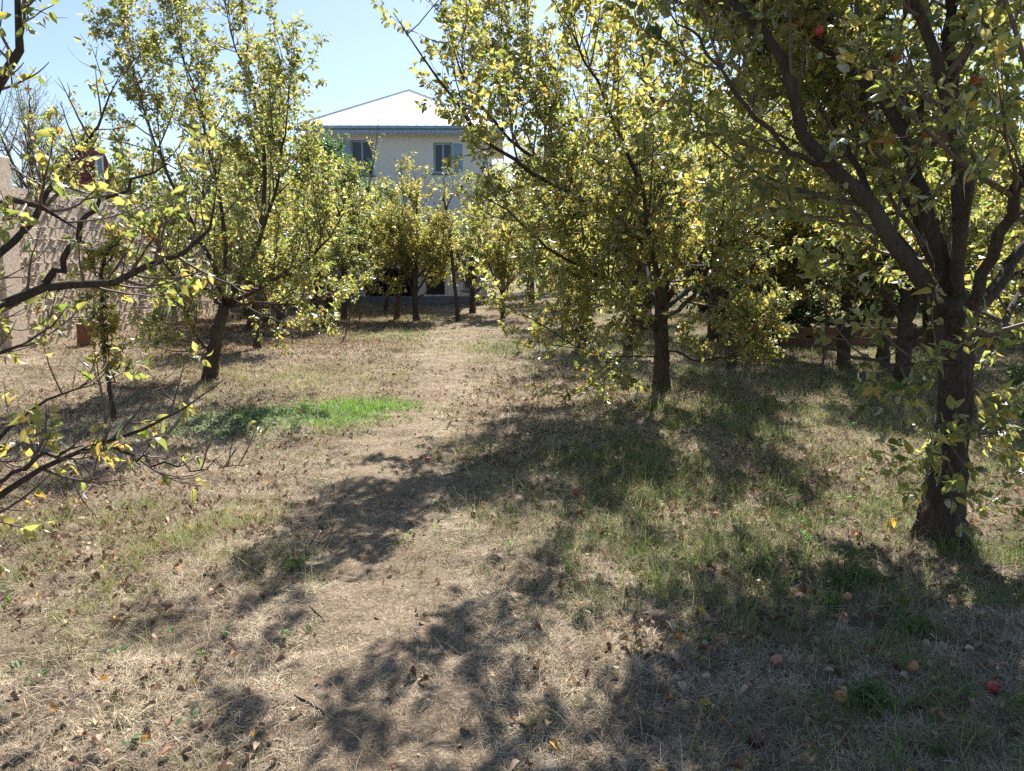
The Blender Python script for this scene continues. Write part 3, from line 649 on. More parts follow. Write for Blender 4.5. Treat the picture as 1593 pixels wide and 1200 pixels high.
# --- tree standing just outside the frame, its boughs come in from the left
bH = np.array([-4.15, 3.7, 0.]); bH[2] = H(bH[0], bH[1])
trH = [(*bH, .10), (bH[0] + .02, 3.7, .5, .09), (bH[0] + .1, 3.7, 1.0, .085)]
def S0(z, r): return (bH[0] + .08, 3.7, z, r)
limH = [
    [S0(.95, .045), Q(-160, 560, 3.7, .036), Q(0, 483, 3.6, .024), Q(75, 440, 3.6, .020), Q(165, 442, 3.6, .017), Q(245, 420, 3.6, .014), Q(300, 385, 3.6, .010), Q(335, 335, 3.6, .006), Q(338, 290, 3.6, .002)],
    [Q(70, 442, 3.6, .017), Q(110, 395, 3.6, .014), Q(150, 320, 3.65, .010), Q(230, 270, 3.7, .006), Q(290, 255, 3.7, .002)],
    [S0(.8, .035), Q(-140, 860, 3.0, .020), Q(0, 770, 2.9, .0125), Q(70, 728, 2.9, .010), Q(150, 688, 2.9, .008), Q(240, 664, 2.95, .006), Q(305, 636, 3.0, .004), Q(350, 590, 3.0, .0015)],
    [Q(-60, 790, 2.95, .010), Q(30, 730, 2.8, .007), Q(80, 702, 2.8, .0055), Q(130, 694, 2.8, .002)],
    [Q(145, 690, 2.9, .006), Q(200, 708, 2.85, .005), Q(290, 728, 2.8, .0035), Q(380, 725, 2.8, .0012)],
    [S0(.9, .030), Q(-100, 740, 3.4, .016), Q(0, 690, 3.3, .008), Q(70, 625, 3.3, .006), Q(120, 602, 3.3, .004), Q(170, 592, 3.3, .0015)],
    [S0(1.0, .05), Q(-150, 380, 3.5, .040), Q(-40, 230, 3.4, .030), Q(20, 90, 3.4, .018), Q(40, -60, 3.4, .005)],
    [S0(1.0, .045), Q(-120, 480, 3.9, .034), Q(0, 400, 4.2, .022), Q(80, 290, 4.5, .014), Q(150, 200, 4.7, .008), Q(190, 110, 4.8, .002)],
    [S0(1.0, .04), Q(-150, 500, 3.3, .03), Q(-30, 330, 3.1, .018), Q(40, 300, 3.1, .012), Q(100, 340, 3.1, .008), Q(125, 360, 3.1, .002)],
    [S0(1.0, .05), (-4.3, 3.3, 2.0, .04), (-4.5, 2.9, 3.2, .02), (-4.6, 2.6, 4.0, .005)],
    [S0(1.0, .05), (-4.6, 4.1, 2.0, .04), (-5.1, 4.5, 3.0, .02), (-5.3, 4.7, 3.8, .005)],
    [S0(.9, .03), Q(-130, 620, 3.4, .02), Q(-20, 560, 3.3, .010), Q(60, 530, 3.3, .005), Q(110, 470, 3.3, .0015)],
]
make_tree('apple_tree', 'apple tree at the left edge whose thin boughs reach into the picture from outside', 'tree', bH, trH, limH, 104, leaf=.043, per2=4.6, per3=6.0, rs=1,
          L2=(.2, .6), L3=(.07, .25), step=.06, lm=(2, 4), shoots=.9, shootL=(.2, .5), group='apple trees of the orchard', yellow=.68, t2=.25, lmat=M_LEAF, keep=.42, leaf_l2=True)

# --- tree to the left by the wall with wispy bare top
def auto_tree(label, px, py, height, spread, seed, nl=7, z=(.28, .45), r=.075, name='apple_tree', cat='tree', lean=(0, 0), inc=(30, 58), group='apple trees of the orchard', at=None, zl=None, **kw):
    rng = np.random.default_rng(seed * 7 + 1); b = g(px, py) if at is None else np.array([at[0], at[1], float(H(at[0], at[1]))])
    z0, z1 = (height * z[0], height * z[1]) if zl is None else zl
    tr = [(*b, r), (b[0] + lean[0] * .5 + rng.normal(0, .02), b[1] + lean[1] * .5, b[2] + z1 * .5, r * .9), (b[0] + lean[0], b[1] + lean[1], b[2] + z1, r * .8)]
    Ls = (spread * .9, spread * 1.25)
    lim = auto_limbs(b, z0, z1, nl - 1, Ls, rng, r * .5, inc, lean)
    p0 = np.array([b[0] + lean[0], b[1] + lean[1], b[2] + z1 - .02]); pts = [(*p0, r * .7)]
    for i in range(4):
        p0 = p0 + np.array([rng.normal(0, .07), rng.normal(0, .07), (height - z1) * .22]); pts.append((*p0, r * .7 * (1 - (i + 1) / 4) ** .8 + .004))
    lim.append(pts)
    return make_tree(name, label, cat, b, tr, lim, seed, group=group, **kw)
auto_tree('small apple tree behind the crooked left one, straight dark trunk in brown leaf litter', 437, 521, 3.7, 1.5, 201, 8, r=.10, z=(.25, .36), per2=6, per3=7, yellow=.66, fine=False, leaf=.055, step=.07)
auto_tree('slim young apple tree right of the path with a straight thin trunk', 905, 541, 2.9, 1.1, 202, 6, r=.07, z=(.3, .42), per2=6, per3=7, yellow=.66, fine=False, leaf=.058, step=.065, lmat=M_LEAFY, dens=.75)
auto_tree('very thin tall sapling leaning slightly, alone on the grass in front of the house door', 713, 502, 3.9, .55, 203, 7, r=.045, z=(.32, .75), lean=(-.28, 0), per2=4, per3=6, L2=(.2, .5), yellow=.62, fine=False, leaf=.05, step=.08, group='saplings')
auto_tree('young apple tree with a slanting trunk left of the house door', 617, 498, 3.6, 1.5, 204, 10, r=.075, z=(.30, .42), lean=(.22, 0), per2=6, per3=7, yellow=.66, fine=False, leaf=.058, step=.065, lmat=M_LEAFY, dens=.75)
auto_tree('young apple tree with a thin leaning trunk, furthest left in front of the house', 600, 486, 3.8, 1.55, 205, 9, r=.05, z=(.30, .42), lean=(.2, 0), per2=6, per3=7, yellow=.55, fine=False, leaf=.055, step=.065)
auto_tree('apple tree with a grey trunk at the back beside the left wall', 489, 487, 4.2, 1.6, 206, 8, r=.10, z=(.26, .38), per2=6, per3=7, yellow=.5, fine=False, leaf=.058, step=.065)
auto_tree('leafy sapling by the cut log, thin stem clothed in leaves almost to the ground', 178, 655, 1.9, .36, 207, 10, dens=1.7, r=.020, z=(.2, .8), per2=7, per3=6, L2=(.1, .3), L3=(.06, .16), shoots=.5, shootL=(.2, .4), yellow=.82, leaf=.048, step=.05, lmat=M_LEAFY, group='saplings', inc=(20, 50))
auto_tree('bushy tree against the left wall with wispy bare twigs sticking out of its top', 60, 566, 4.3, 1.5, 208, 8, r=.08, z=(.2, .4), per2=6, per3=7, yellow=.55, fine=False, leaf=.05, step=.075, shoots=2.5, shootL=(.7, 1.5), at=(-9.5, 16.6))
# bare-twigged top behind it
auto_tree('half bare tree with long arching leafless twigs rising over the left wall', 0, 0, 5.1, 1.9, 209, 8, r=.08, z=(.4, .6), per2=5, per3=6, L2=(.6, 1.3), yellow=.5, fine=False, leaf=.045, step=.1, lm=(1, 2), shoots=1.5, shootL=(.6, 1.4), at=(-9.3, 15.4), keep=.18, group='trees by the wall', name='fruit_tree', twigm=M_TWIGG)
auto_tree('large spreading apple tree in the deep shade behind the foreground trunk', 1312, 572, 4.6, 2.1, 210, 9, r=.09, z=(.12, .30), per2=6, per3=7.5, yellow=.58, leaf=.056, step=.065, fine=False, inc=(38, 66))
auto_tree('thin pair-stemmed sapling standing in the shaded grass left of the foreground trunk', 1276, 612, 1.7, .35, 211, 5, r=.014, z=(.5, .75), per2=5, per3=4, L2=(.15, .3), L3=(.06, .15), yellow=.6, leaf=.05, step=.08, shoots=.3, shootL=(.1, .3), group='saplings')
bush0 = auto_tree('dark leafy bush at the right edge just behind the foreground trunk', 1592, 720, 1.25, .55, 212, 8, r=.03, z=(.05, .3), per2=9, per3=9, L2=(.2, .45), L3=(.08, .2), yellow=.15, leaf=.05, step=.045, lmat=M_LEAFG, shoots=.5, shootL=(.2, .4), name='bush', cat='bush', group='bushes', inc=(25, 75), at=(g(1585, 690)[0] + .25, g(1585, 690)[1]))
# big dark green tree beside the house
auto_tree('tall dense dark green tree at the left corner of the house', 0, 0, 5.2, 1.9, 213, 14, r=.14, z=(.2, .6), per2=9, per3=9, L2=(.6, 1.3), yellow=.12, fine=False, leaf=.075, step=.075, lmat=M_LEAFG, at=(-5.9, 25.0), group='trees near the house', name='walnut_tree', shoots=.3)

# orchard background trees: three kinds, copied
protos = []
for i, (hh, ss, sd_, ye, lm_) in enumerate([(4.3, 1.75, 301, .60, M_LEAF), (4.7, 1.9, 302, .72, M_LEAFY), (4.0, 1.6, 303, .42, M_LEAF)]):
    protos.append(dict(h=hh, s=ss, sd=sd_, ye=ye, lm=lm_, o=None))
SPOTS = [  # kind, x, y, scale, label
    (0, 4.9, 9.6, 1.05, 'apple tree at the right edge, in the row behind the foreground tree'),
    (1, 7.2, 13.2, 1.1, 'yellowing apple tree behind the low board fence at the right edge'),
    (2, 3.9, 15.0, 1.1, 'greener apple tree beyond the spreading shaded one, right of centre'),
    (0, 6.4, 18.2, 1.1, 'apple tree far back on the right, behind the yellowing one'),
    (1, 2.1, 13.8, 1.0, 'yellow green apple tree directly behind the wide crown right of the path'),
    (2, 1.3, 18.6, 1.0, 'apple tree in the far row just right of the house door'),
    (0, 9.4, 20.0, 1.15, 'distant apple tree in the back right corner of the orchard'),
    (1, 3.6, 20.5, 1.0, 'distant yellow green apple tree right of the house'),
    (2, -5.6, 16.6, .95, 'apple tree in the row along the left wall, behind the crooked one'),
    (0, -4.4, 20.4, 1.0, 'apple tree in the far left row before the dark green tree'),
    (0, 11.0, 16.0, 1.15, 'apple tree outermost on the right behind the fence'),
    (2, 12.5, 24.0, 1.3, 'tall dark apple tree closing the orchard at the far right'),
    (1, 6.0, 24.5, 1.2, 'apple tree in the last row to the right of the house'),
    (2, -7.0, 20.5, 1.0, 'apple tree tight against the far end of the left wall'),
    (1, -4.5, 13.6, .72, 'low apple tree under the crooked left tree with yellowing crown near the litter'),
    (1, -2.5, 20.2, .92, 'yellowing apple tree in front of the house between the slanting trunk and the thin sapling'),
    (0, -1.2, 23.6, 1.0, 'apple tree close before the house wall beside the small lower window'),
    (2, 1.9, 26.5, 1.35, 'tall greener tree at the right corner of the house'),
    (1, -.25, 21.6, .80, 'apple tree in front of the right corner of the house, beside the path end'),
    (0, .75, 30.0, 1.2, 'tree standing just past the right side wall of the house'),
    (1, .9, 37.0, 1.7, 'big tree in the gap between the house and the far belt'),
    (2, -4.3, 17.6, .85, 'greener apple tree left of the house door, in front of the cream wall'),
    (1, -5.9, 18.6, .95, 'yellowing apple tree beneath the dark green tree'),
    (1, 3.3, 11.6, .9, 'yellow green apple tree directly behind the wide crown, low boughs near the ground'),
    (2, 5.6, 11.6, 1.0, 'dense apple tree in the shade just before the low board fence'),
    (0, 4.6, 13.4, 1.05, 'apple tree in the second row left of the low board fence'),
    (2, 8.4, 10.8, 1.15, 'tall greener apple tree beyond the right edge trunk, near end of the fence'),
    (1, 5.2, 16.6, 1.15, 'tall yellowing apple tree in the row behind the low board fence'),
    (0, 3.0, 17.6, 1.0, 'apple tree seen through the gap under the wide crown, far middle row'),
    (2, 8.6, 16.0, 1.2, 'tall greener apple tree behind the right end of the low board fence'),
    (0, 7.6, 7.4, 1.0, 'apple tree outside the right edge beside the foreground tree'),  # tree added out of view so its crown shades the right foreground
]
FARX = [(-16, 30), (-12, 36), (-10.5, 27), (9.0, 29), (13.5, 30), (17.5, 27), (5.0, 31), (21, 33), (8, 36), (14, 38), (-19, 36), (26, 38), (18.5, 21), (22, 25), (1.5, 40), (-5, 40), (16, 17)]
words_ = ['first', 'second', 'third', 'fourth', 'fifth', 'sixth', 'seventh', 'eighth', 'ninth', 'tenth', 'eleventh', 'twelfth', 'thirteenth']
fl = sorted([f_ for f_ in FARX if f_[0] < 0]); fr_ = sorted([f_ for f_ in FARX if f_[0] >= 0])
for i, f_ in enumerate(fl): SPOTS.append((i % 3, f_[0], f_[1], 1.5, 'far hazy tree beyond the left wall, %s from the left' % words_[i]))
for i, f_ in enumerate(fr_): SPOTS.append((i % 3, f_[0], f_[1], 1.45, 'far tree of the belt behind the orchard right of the house, %s from the left' % words_[i]))
rs = np.random.default_rng(77)
for i, (k, x, y, s, lab) in enumerate(SPOTS):
    p = protos[k]
    if p['o'] is None:
        p['o'] = auto_tree(lab, 0, 0, p['h'], p['s'], p['sd'], 10, r=.085, z=(.13, .34), per2=6, per3=7.5, yellow=p['ye'], fine=False, leaf=.070, step=.064, lmat=p['lm'], at=(x, y), apples=2, dens=.68, lm=(2, 5))
        c = p['o']
    else:
        c = copy_tree(p['o']); c['label'] = lab
    c.location = (x, y, float(H(x, y))); c.rotation_euler = (0, 0, rs.uniform(0, 6.3)); c.scale = (s, s, s * rs.uniform(.95, 1.08))

for (x, y, s_k, lab) in [(4.4, 16.2, 2.1, 'shaggy bush behind the left end of the low board fence'), (5.9, 15.2, 2.0, 'rounded bush just behind the low board fence, near its left half'),
        (7.3, 16.0, 2.3, 'broad bush behind the middle of the low board fence'), (8.8, 15.1, 2.1, 'bush behind the low board fence close to the foreground trunk'),
        (10.4, 16.4, 1.8, 'bush behind the low board fence at the right edge'), (3.2, 19.5, 2.2, 'distant bush under the tree rows right of the wide crown'),
        (6.2, 20.2, 2.9, 'largest distant bush closing the view under the right tree rows'), (9.0, 21.0, 2.9, 'far bush beyond the fence at the right')]:
    c = copy_tree(bush0); c['label'] = lab; c.location = (x, y, float(H(x, y))); c.rotation_euler = (0, 0, rs.uniform(0, 6.3)); c.scale = (s_k, s_k, s_k * .9)

# thin leaning stems of young trees left of the path (bare canes)
def cane(label, pts, seed, name='sapling'):
    rng = np.random.default_rng(seed); b = np.array(pts[0][:3]); root = empty(name, b); tag(root, label, 'sapling', 'bare thin saplings')
    q = np.array(pts); c, r = resample(q[:, :3], q[:, 3], 14, rng, .008); c[0, 2] -= .04
    B, Rr, _ = grow(c[None], r[None], rng, 7, t0=.35, ang=(40, 12), Lf=lambda t, n, s: rng.uniform(.2, .6, n), up=.3, k=7, rl=.006)
    V0, f0 = tubes((c - b)[None], r[None], 8, .03, seed % 9); V, f = tubes(B - b, Rr, 5)
    link('stem', mesh('stem', np.vstack([V0, V]), [f0, f + len(V0)], [M_TWIG]), root)
    out = []; cluster_leaves(B, rng, .07, (2, 4), .3, .05, out); pb, D, Nn, S, rc = out[0]
    V, fs, nv = leaves(pb - b, D, Nn, S, rng, False); link('crown', mesh('crown', V, fs, [M_LEAFY], {'rnd': ('FLOAT', np.repeat(np.clip(rc * .5 + .35, 0, .92), nv))}), root)
def gq(px, py, r): return (*g(px, py), r)
c1 = g(537, 525); cane('thin bare stem leaning right out of the brown litter, left of the path', [(*c1, .018), Q(545, 490, c1[1], .015), Q(556, 462, c1[1], .012), Q(575, 400, c1[1], .006)], 401)
c2 = g(504, 520); cane('short forked stem leaning right, left neighbour of the thin bare stem', [(*c2, .016), Q(515, 495, c2[1], .014), Q(530, 470, c2[1], .011), Q(560, 420, c2[1], .005)], 402)
c3 = g(556, 512); cane('slightest of the leaning stems, behind the thin bare stem', [(*c3, .012), Q(562, 485, c3[1], .010), Q(575, 455, c3[1], .008), Q(590, 410, c3[1], .004)], 403)
c4 = g(552, 560); c4 = g(560, 500)
cane('very tall whip-like sapling rising above the crowns in front of the house', [(*c4, .030), Q(555, 440, c4[1], .028), Q(562, 340, c4[1], .022), Q(578, 270, c4[1], .016), Q(586, 215, c4[1], .010), Q(589, 172, c4[1], .003)], 404)

# ------------------------------------------------------------------ house
M_WALL = simple('cream_render', [(.3, (.84, .78, .69)), (.7, (.88, .82, .73))], .8, .9, 0)
M_ROOF = simple('pale_metal_roof', [(.3, (.66, .66, .64)), (.7, (.78, .78, .77))], 2, .45, .05, .005, metal=.2, vscale=(1, .15, 1))
M_BLUE = simple('blue_trim_paint', [(.3, (.26, .40, .54)), (.7, (.34, .48, .62))], 6, .6, .05, .003)
M_SHUT = simple('blue_curtain', [(.35, (.20, .38, .72)), (.65, (.55, .70, .88))], 5, .8, .2, .01, vscale=(9, 1, .4))
M_DOOR = simple('dark_door', [(.3, (.03, .022, .02)), (.7, (.06, .045, .04))], 14, .6, .3, .004, vscale=(6, 1, .3))
M_PLINTH = simple('plinth_concrete', [(.3, (.16, .16, .17)), (.7, (.27, .27, .28))], 7, .9, .3, .01)
M_DARK = simple('room_dark', [(.3, (.05, .05, .055)), (.7, (.08, .08, .085))], 4, .9, 0)
m_, t_, b_ = mat('window_glass'); b_.inputs['Base Color'].default_value = (.05, .07, .09, 1); b_.inputs['Roughness'].default_value = .08; b_.inputs['Metallic'].default_value = 0
b_.inputs['Transmission Weight'].default_value = .85; M_GLASS = m_
HY = 28.5
def hx(px): return (px - CX) / F * HY * 1.0
def hz(py): return P(700, py, HY)[2]
x0, x1 = P(492, 300, HY)[0], P(757, 300, HY)[0]; zt = hz(204); zf = 3.1
house = empty('two_storey_house', ((x0 + x1) / 2, HY, 0)); tag(house, 'cream two storey house with pale hipped metal roof and blue eaves behind the orchard', 'house')
hc = np.array([(x0 + x1) / 2, HY, 0])
a0, a1 = x0 - hc[0], x1 - hc[0]; D_ = 7.5
def lx(px): return P(px, 240, HY)[0] - hc[0]
ops = [  # openings of the front wall x0,x1,z0,z1
    (lx(545), lx(581), hz(273), hz(218)), (lx(674), lx(704), hz(270), hz(222)),
    (lx(659), lx(689), .35, hz(392)), (lx(718), lx(742), hz(452), hz(415)), (lx(560), lx(640), .12, hz(418))]
xs = sorted({a0, a1, *[o_[0] for o_ in ops], *[o_[1] for o_ in ops]}); zs = sorted({.3, zt, *[o_[2] for o_ in ops if o_[2] > .3], *[o_[3] for o_ in ops]})
wv = MB(); T_ = .32
for i in range(len(xs) - 1):
    j = 0
    while j < len(zs) - 1:
        cx, cz = (xs[i] + xs[i + 1]) / 2, (zs[j] + zs[j + 1]) / 2
        if any(o_[0] < cx < o_[1] and o_[2] < cz < o_[3] for o_ in ops): j += 1; continue
        k = j
        while k + 1 < len(zs) - 1 and not any(o_[0] < cx < o_[1] and o_[2] < (zs[k + 1] + zs[k + 2]) / 2 < o_[3] for o_ in ops): k += 1
        wv.box(xs[i], xs[i + 1], 0, T_, zs[j], zs[k + 1]); j = k + 1
wv.box(a0, a0 + T_, T_, D_ - T_, .3, zt); wv.box(a1 - T_, a1, T_, D_ - T_, .3, zt); wv.box(a0, a1, D_ - T_, D_, .3, zt)
wv.build('wall', M_WALL, house)
m = MB(); m.box(a0 + T_ + .01, a1 - T_ - .01, T_ + .01, D_ - T_ - .01, zf - .12, zf); m.box(a0 + T_ + .01, a1 - T_ - .01, 3.2, 3.3, .3, zt - .05); m.build('interior', M_DARK, house)
m = MB(); m.box(a0 - .06, a1 + .06, -.06, D_ + .06, -.2, .296); m.box(lx(650), lx(698), -.75, -.07, -.2, .15); m.build('plinth', M_PLINTH, house)
e = .55; zr = zt + .10; apex = hz(147) + .15; rm = MB()
cxr = P(622, 150, HY)[0] - hc[0]
apx = (cxr, D_ / 2 - 1.0, apex + .55)
cor = [(a0 - e, -e, zr), (a1 + e, -e, zr), (a1 + e, D_ + e, zr), (a0 - e, D_ + e, zr)]
rm.add(cor + [apx] + [(c_[0], c_[1], c_[2] - .05) for c_ in cor], [(0, 5, 6, 1), (1, 6, 7, 2), (2, 7, 8, 3), (3, 8, 5, 0), (5, 8, 7, 6)], [(0, 1, 4), (1, 2, 4), (2, 3, 4), (3, 0, 4)])
roof = rm.build('roof', M_ROOF, house)
sm = MB()
for i in range(1, 22):                                   # standing seams up the front slope
    xx_ = a0 - e + (a1 - a0 + 2 * e) * i / 22
    f = (xx_ - cor[0][0]) / (apx[0] - cor[0][0]) if xx_ < apx[0] else (cor[1][0] - xx_) / (cor[1][0] - apx[0])
    top = np.array([xx_, -e + (apx[1] + e) * f, zr + (apx[2] - zr) * f]); bot = np.array([xx_, -e, zr])
    sm.tube([bot + (0, 0, .012), top + (0, 0, .012)], [.013, .013], 5)
for c_ in cor[:2]: sm.tube([np.array(c_) + (0, 0, .02), np.array(apx) + (0, 0, .03)], [.018, .018], 6)
sm.build('seams', simple('seam_metal', [(.3, (.38, .38, .38)), (.7, (.46, .46, .46))], 5, .5, 0, metal=.2), roof)
fm = MB(); zb = zr - .05
fm.box(a0 - e, a1 + e, -e - .02, -e + .02, zb - .05, zb + .045); fm.box(a0 - e, a0 - e + .04, -e + .021, D_ + e, zb - .10, zb); fm.box(a1 + e - .04, a1 + e, -e + .021, D_ + e, zb - .10, zb)
fm.box(a0 - e + .041, a1 + e - .041, -e + .021, -.003, zb - .03, zb - .003)
fm.build('fascia', M_BLUE, house)
sc_ = MB(); nsc = 44; wsc = (a1 - a0 + 2 * e) / nsc      # scalloped hanging trim
for i in range(nsc):
    u0 = a0 - e + i * wsc; ang_ = np.linspace(0, math.pi, 7); rim = [(u0 + wsc / 2 - math.cos(q) * wsc * .47, zb - .103 - .03 - math.sin(q) * .10) for q in ang_]
    poly = [(u0 + wsc * .03, zb - .103)] + rim + [(u0 + wsc * .97, zb - .103)]; n_ = len(poly)
    v = [(p_[0], -e - .008, p_[1]) for p_ in poly] + [(p_[0], -e + .008, p_[1]) for p_ in poly]
    f3 = [(0, j, j + 1) for j in range(1, n_ - 1)] + [(n_, n_ + j + 1, n_ + j) for j in range(1, n_ - 1)]
    sc_.add(v, [(j, n_ + j, n_ + (j + 1) % n_, (j + 1) % n_) for j in range(n_)], f3)
sc_.build('scalloped_trim', M_BLUE, house)
M_FR = simple('window_frame_paint', [(.3, (.36, .42, .50)), (.7, (.44, .50, .57))], 8, .5, 0)
for i, (u0, u1, w0, w1) in enumerate([ops[0], ops[1], ops[3]]):
    fmx = MB(); fw = .07
    fmx.box(u0 + .003, u0 + fw, .08, .16, w0 + .003, w1 - .003); fmx.box(u1 - fw, u1 - .003, .08, .16, w0 + .003, w1 - .003)
    fmx.box(u0 + fw, u1 - fw, .08, .16, w0 + .003, w0 + fw); fmx.box(u0 + fw, u1 - fw, .08, .16, w1 - fw, w1 - .003)
    mid = (u0 + u1) / 2; fmx.box(mid - .03, mid + .03, .083, .157, w0 + fw + .001, w1 - fw - .001)
    wo = fmx.build('window', M_FR, house)
    pn = MB(); pn.box(u0 + fw, u1 - fw, .115, .125, w0 + fw, w1 - fw); pn.build('pane', M_GLASS, wo)
    sl = MB(); sl.box(u0 - .06, u1 + .06, -.06, -.002, w0 - .05, w0 - .002); sl.build('sill', M_PLINTH, wo)
    if i < 2:                                            # pleated blue curtains behind the glass
        cu = MB(); n_ = 60; ux = np.linspace(u0 + (.35 if i == 0 else .02) * (u1 - u0) , u1 - .03, n_); yy_ = .20 + .03 * np.sin(ux * 38) + .02 * np.sin(ux * 90)
        v = np.concatenate([np.stack([ux, yy_, np.full(n_, w0 + .02)], 1), np.stack([ux, yy_, np.full(n_, w1 - .02)], 1)]); f_ = [(j, j + 1, n_ + j + 1, n_ + j) for j in range(n_ - 1)]
        cu.add(v, f_); cu.build('curtain', M_SHUT, wo, smooth=True)
        sh = MB(); nb = 5; sw = (u1 - u0) * .48          # an opened board shutter leaning out beside the window
        for j in range(nb): sh.box(j * sw / nb + .004, (j + 1) * sw / nb - .004, -.035, -.01, w0 + .04, w1 - .04)
        sh.box(.02, sw - .02, -.012 + .003, .012, w0 + .25, w0 + .32); sh.box(.02, sw - .02, -.009, .012, w1 - .32, w1 - .25)
        so_ = sh.build('shutter', M_BLUE, wo, loc=((u0 - sw * .92) if i == 0 else u1 + .03, -.04, 0)); so_.rotation_euler = (0, 0, R(-14 if i == 0 else 10))
u0, u1, w0, w1 = ops[2]; dm = MB(); nb = 6
for j in range(nb): dm.box(u0 + .01 + j * (u1 - u0 - .02) / nb + .004, u0 + .01 + (j + 1) * (u1 - u0 - .02) / nb - .004, .10, .15, w0, w1 - .01)
dm.box(u0 + .01, u1 - .01, .151, .17, w0, w1 - .01); do = dm.build('door', M_DOOR, house)
hm = MB(); hm.tube([(u1 - .12, .06, w0 + 1.0), (u1 - .12, .03, w0 + 1.03), (u1 - .12, .03, w0 + 1.15), (u1 - .12, .09, w0 + 1.18)], [.012] * 4, 6); hm.build('handle', M_PLINTH, do)
u0, u1, w0, w1 = ops[4]; gm = MB()
gm.box(u0 + .01, u1 - .01, 1.2, 1.3, w0, w1 - .01)  # dark sheet set back in the opening stands in for its shade
for j in range(9): gm.box(u0 + .02 + j * (u1 - u0) / 9, u0 + .10 + j * (u1 - u0) / 9, .12, .18, w0, w1 - .02)
gm.build('slats_and_shade_sheet', M_DOOR, house)

# neighbour's house beyond the wall: steep red tiled roof
M_TILE = simple('red_roof_tile', [(.3, (.22, .05, .05)), (.7, (.34, .10, .09))], 9, .6, .3, .01)
M_NW = simple('neighbour_wall', [(.3, (.50, .50, .50)), (.7, (.62, .62, .60))], 4, .8, .1, .01)
NB = P(178, 300, 19.0); nh = empty('neighbour_house', (NB[0], 19.0, 0), R(27.6)); tag(nh, 'neighbouring house with a steep dark red tiled roof showing above the left wall', 'house')
zl, zh = P(150, 292, 19)[2], P(150, 236, 19)[2]
m = MB(); m.box(-1.1, 0, 0, 6, 0, zl); m.build('wall', M_NW, nh)
rf = MB(); xa, xb, xc, xd = .16, -.16, -.95, -1.15
prof = [(xd, zl), (xc, zh), (xb, zh), (xa, zl - .12)]
v = [(a, -.02, b) for a, b in prof] + [(a, 6.02, b) for a, b in prof]
rf.add(v, [(0, 1, 5, 4), (1, 2, 6, 5), (2, 3, 7, 6), (0, 4, 7, 3), (4, 5, 6, 7)]); rf.add([(a, -.025, b) for a, b in prof], [(0, 3, 2, 1)])
for r_ in range(6):                                     # rows of round-ended tiles hung on the near face
    zz = zl + (zh - zl) * r_ / 6
    for j in range(26):
        ux = -1.05 + j * .16 + (.08 if r_ % 2 else 0)
        if ux + .15 > xb - .05: continue
        yv = -.03 - .025; pts_ = [(ux, zz + .2), (ux, zz + .04)] + [(ux + .075 - .075 * math.cos(q), zz + .04 - .05 * math.sin(q)) for q in np.linspace(.4, math.pi - .4, 4)] + [(ux + .15, zz + .04), (ux + .15, zz + .2)]
        n_ = len(pts_); rf.add([(p_[0], yv, p_[1]) for p_ in pts_] + [(p_[0], yv + .02, p_[1]) for p_ in pts_], [(j2, (j2 + 1) % n_, n_ + (j2 + 1) % n_, n_ + j2) for j2 in range(n_)], [(0, j2 + 1, j2) for j2 in range(1, n_ - 1)])
rfo = rf.build('roof', M_TILE, nh)
wn = MB(); wx = xb - .20
wn.box(wx, wx + .05, -.12, -.06, zl + .02, zh - .12); wn.box(wx + .14, wx + .18, -.12, -.06, zl + .02, zh - .12); wn.box(wx + .05, wx + .14, -.12, -.06, zh - .17, zh - .12); wn.box(wx + .05, wx + .14, -.12, -.06, zl + .02, zl + .06)
wno = wn.build('window', simple('white_frame', [(.3, (.75, .75, .75)), (.7, (.8, .8, .8))], 4, .4, 0), nh)
pn = MB(); pn.box(wx + .05, wx + .14, -.10, -.085, zl + .06, zh - .17); pn.build('pane', simple('sky_glass', [(.3, (.10, .16, .22)), (.7, (.14, .2, .26))], 2, .05, 0, spec=1), wno)

# ------------------------------------------------------------------ block wall on the left
M_BLOCK = simple('sandy_block', [(.25, (.44, .35, .27)), (.5, (.60, .49, .39)), (.75, (.70, .60, .49))], 14, .95, .6, .012)
M_MORT = simple('mortar', [(.3, (.36, .31, .26)), (.7, (.52, .45, .38))], 22, .95, .6, .01)
M_GREY = simple('weathered_grey_board', [(.3, (.10, .095, .095)), (.7, (.19, .18, .175))], 9, .9, .3, .01, vscale=(1, 1, .2))
WX = -8.25; wall = empty('block_wall', (WX, 8, 0)); tag(wall, 'tall rough wall of sandy blocks along the left side, striped by raking shadows', 'wall')
rng = np.random.default_rng(8); bm_ = MB(); mm_ = MB(); bh, bl = .195, .40
def top_at(y): return 2.45 if y < 12.6 else (2.9 if y < 22 else 2.5)
yy0, yy1 = 6.0, 31.0
for r_ in range(15):
    z = -.1 + r_ * (bh + .012); yv = yy0 - (bl / 2 if r_ % 2 else 0)
    while yv < yy1:
        if z + bh < top_at(yv + bl / 2) + .02:
            pr = rng.normal(0, .003); bm_.bbox(-.2 + rng.normal(0, .004), pr, yv + .006 - 8, yv + bl - .006 - 8, z, z + bh, .006, rng, .002)
        yv += bl + .012
mm_.box(-.19, -.004, yy0 - 8 + .01, 12.4 - 8, -.1, 2.38); mm_.box(-.19, -.004, 12.9 - 8, 21.9 - 8, -.1, 2.8); mm_.box(-.19, -.004, 22.1 - 8, yy1 - 8 - .1, -.1, 2.4)
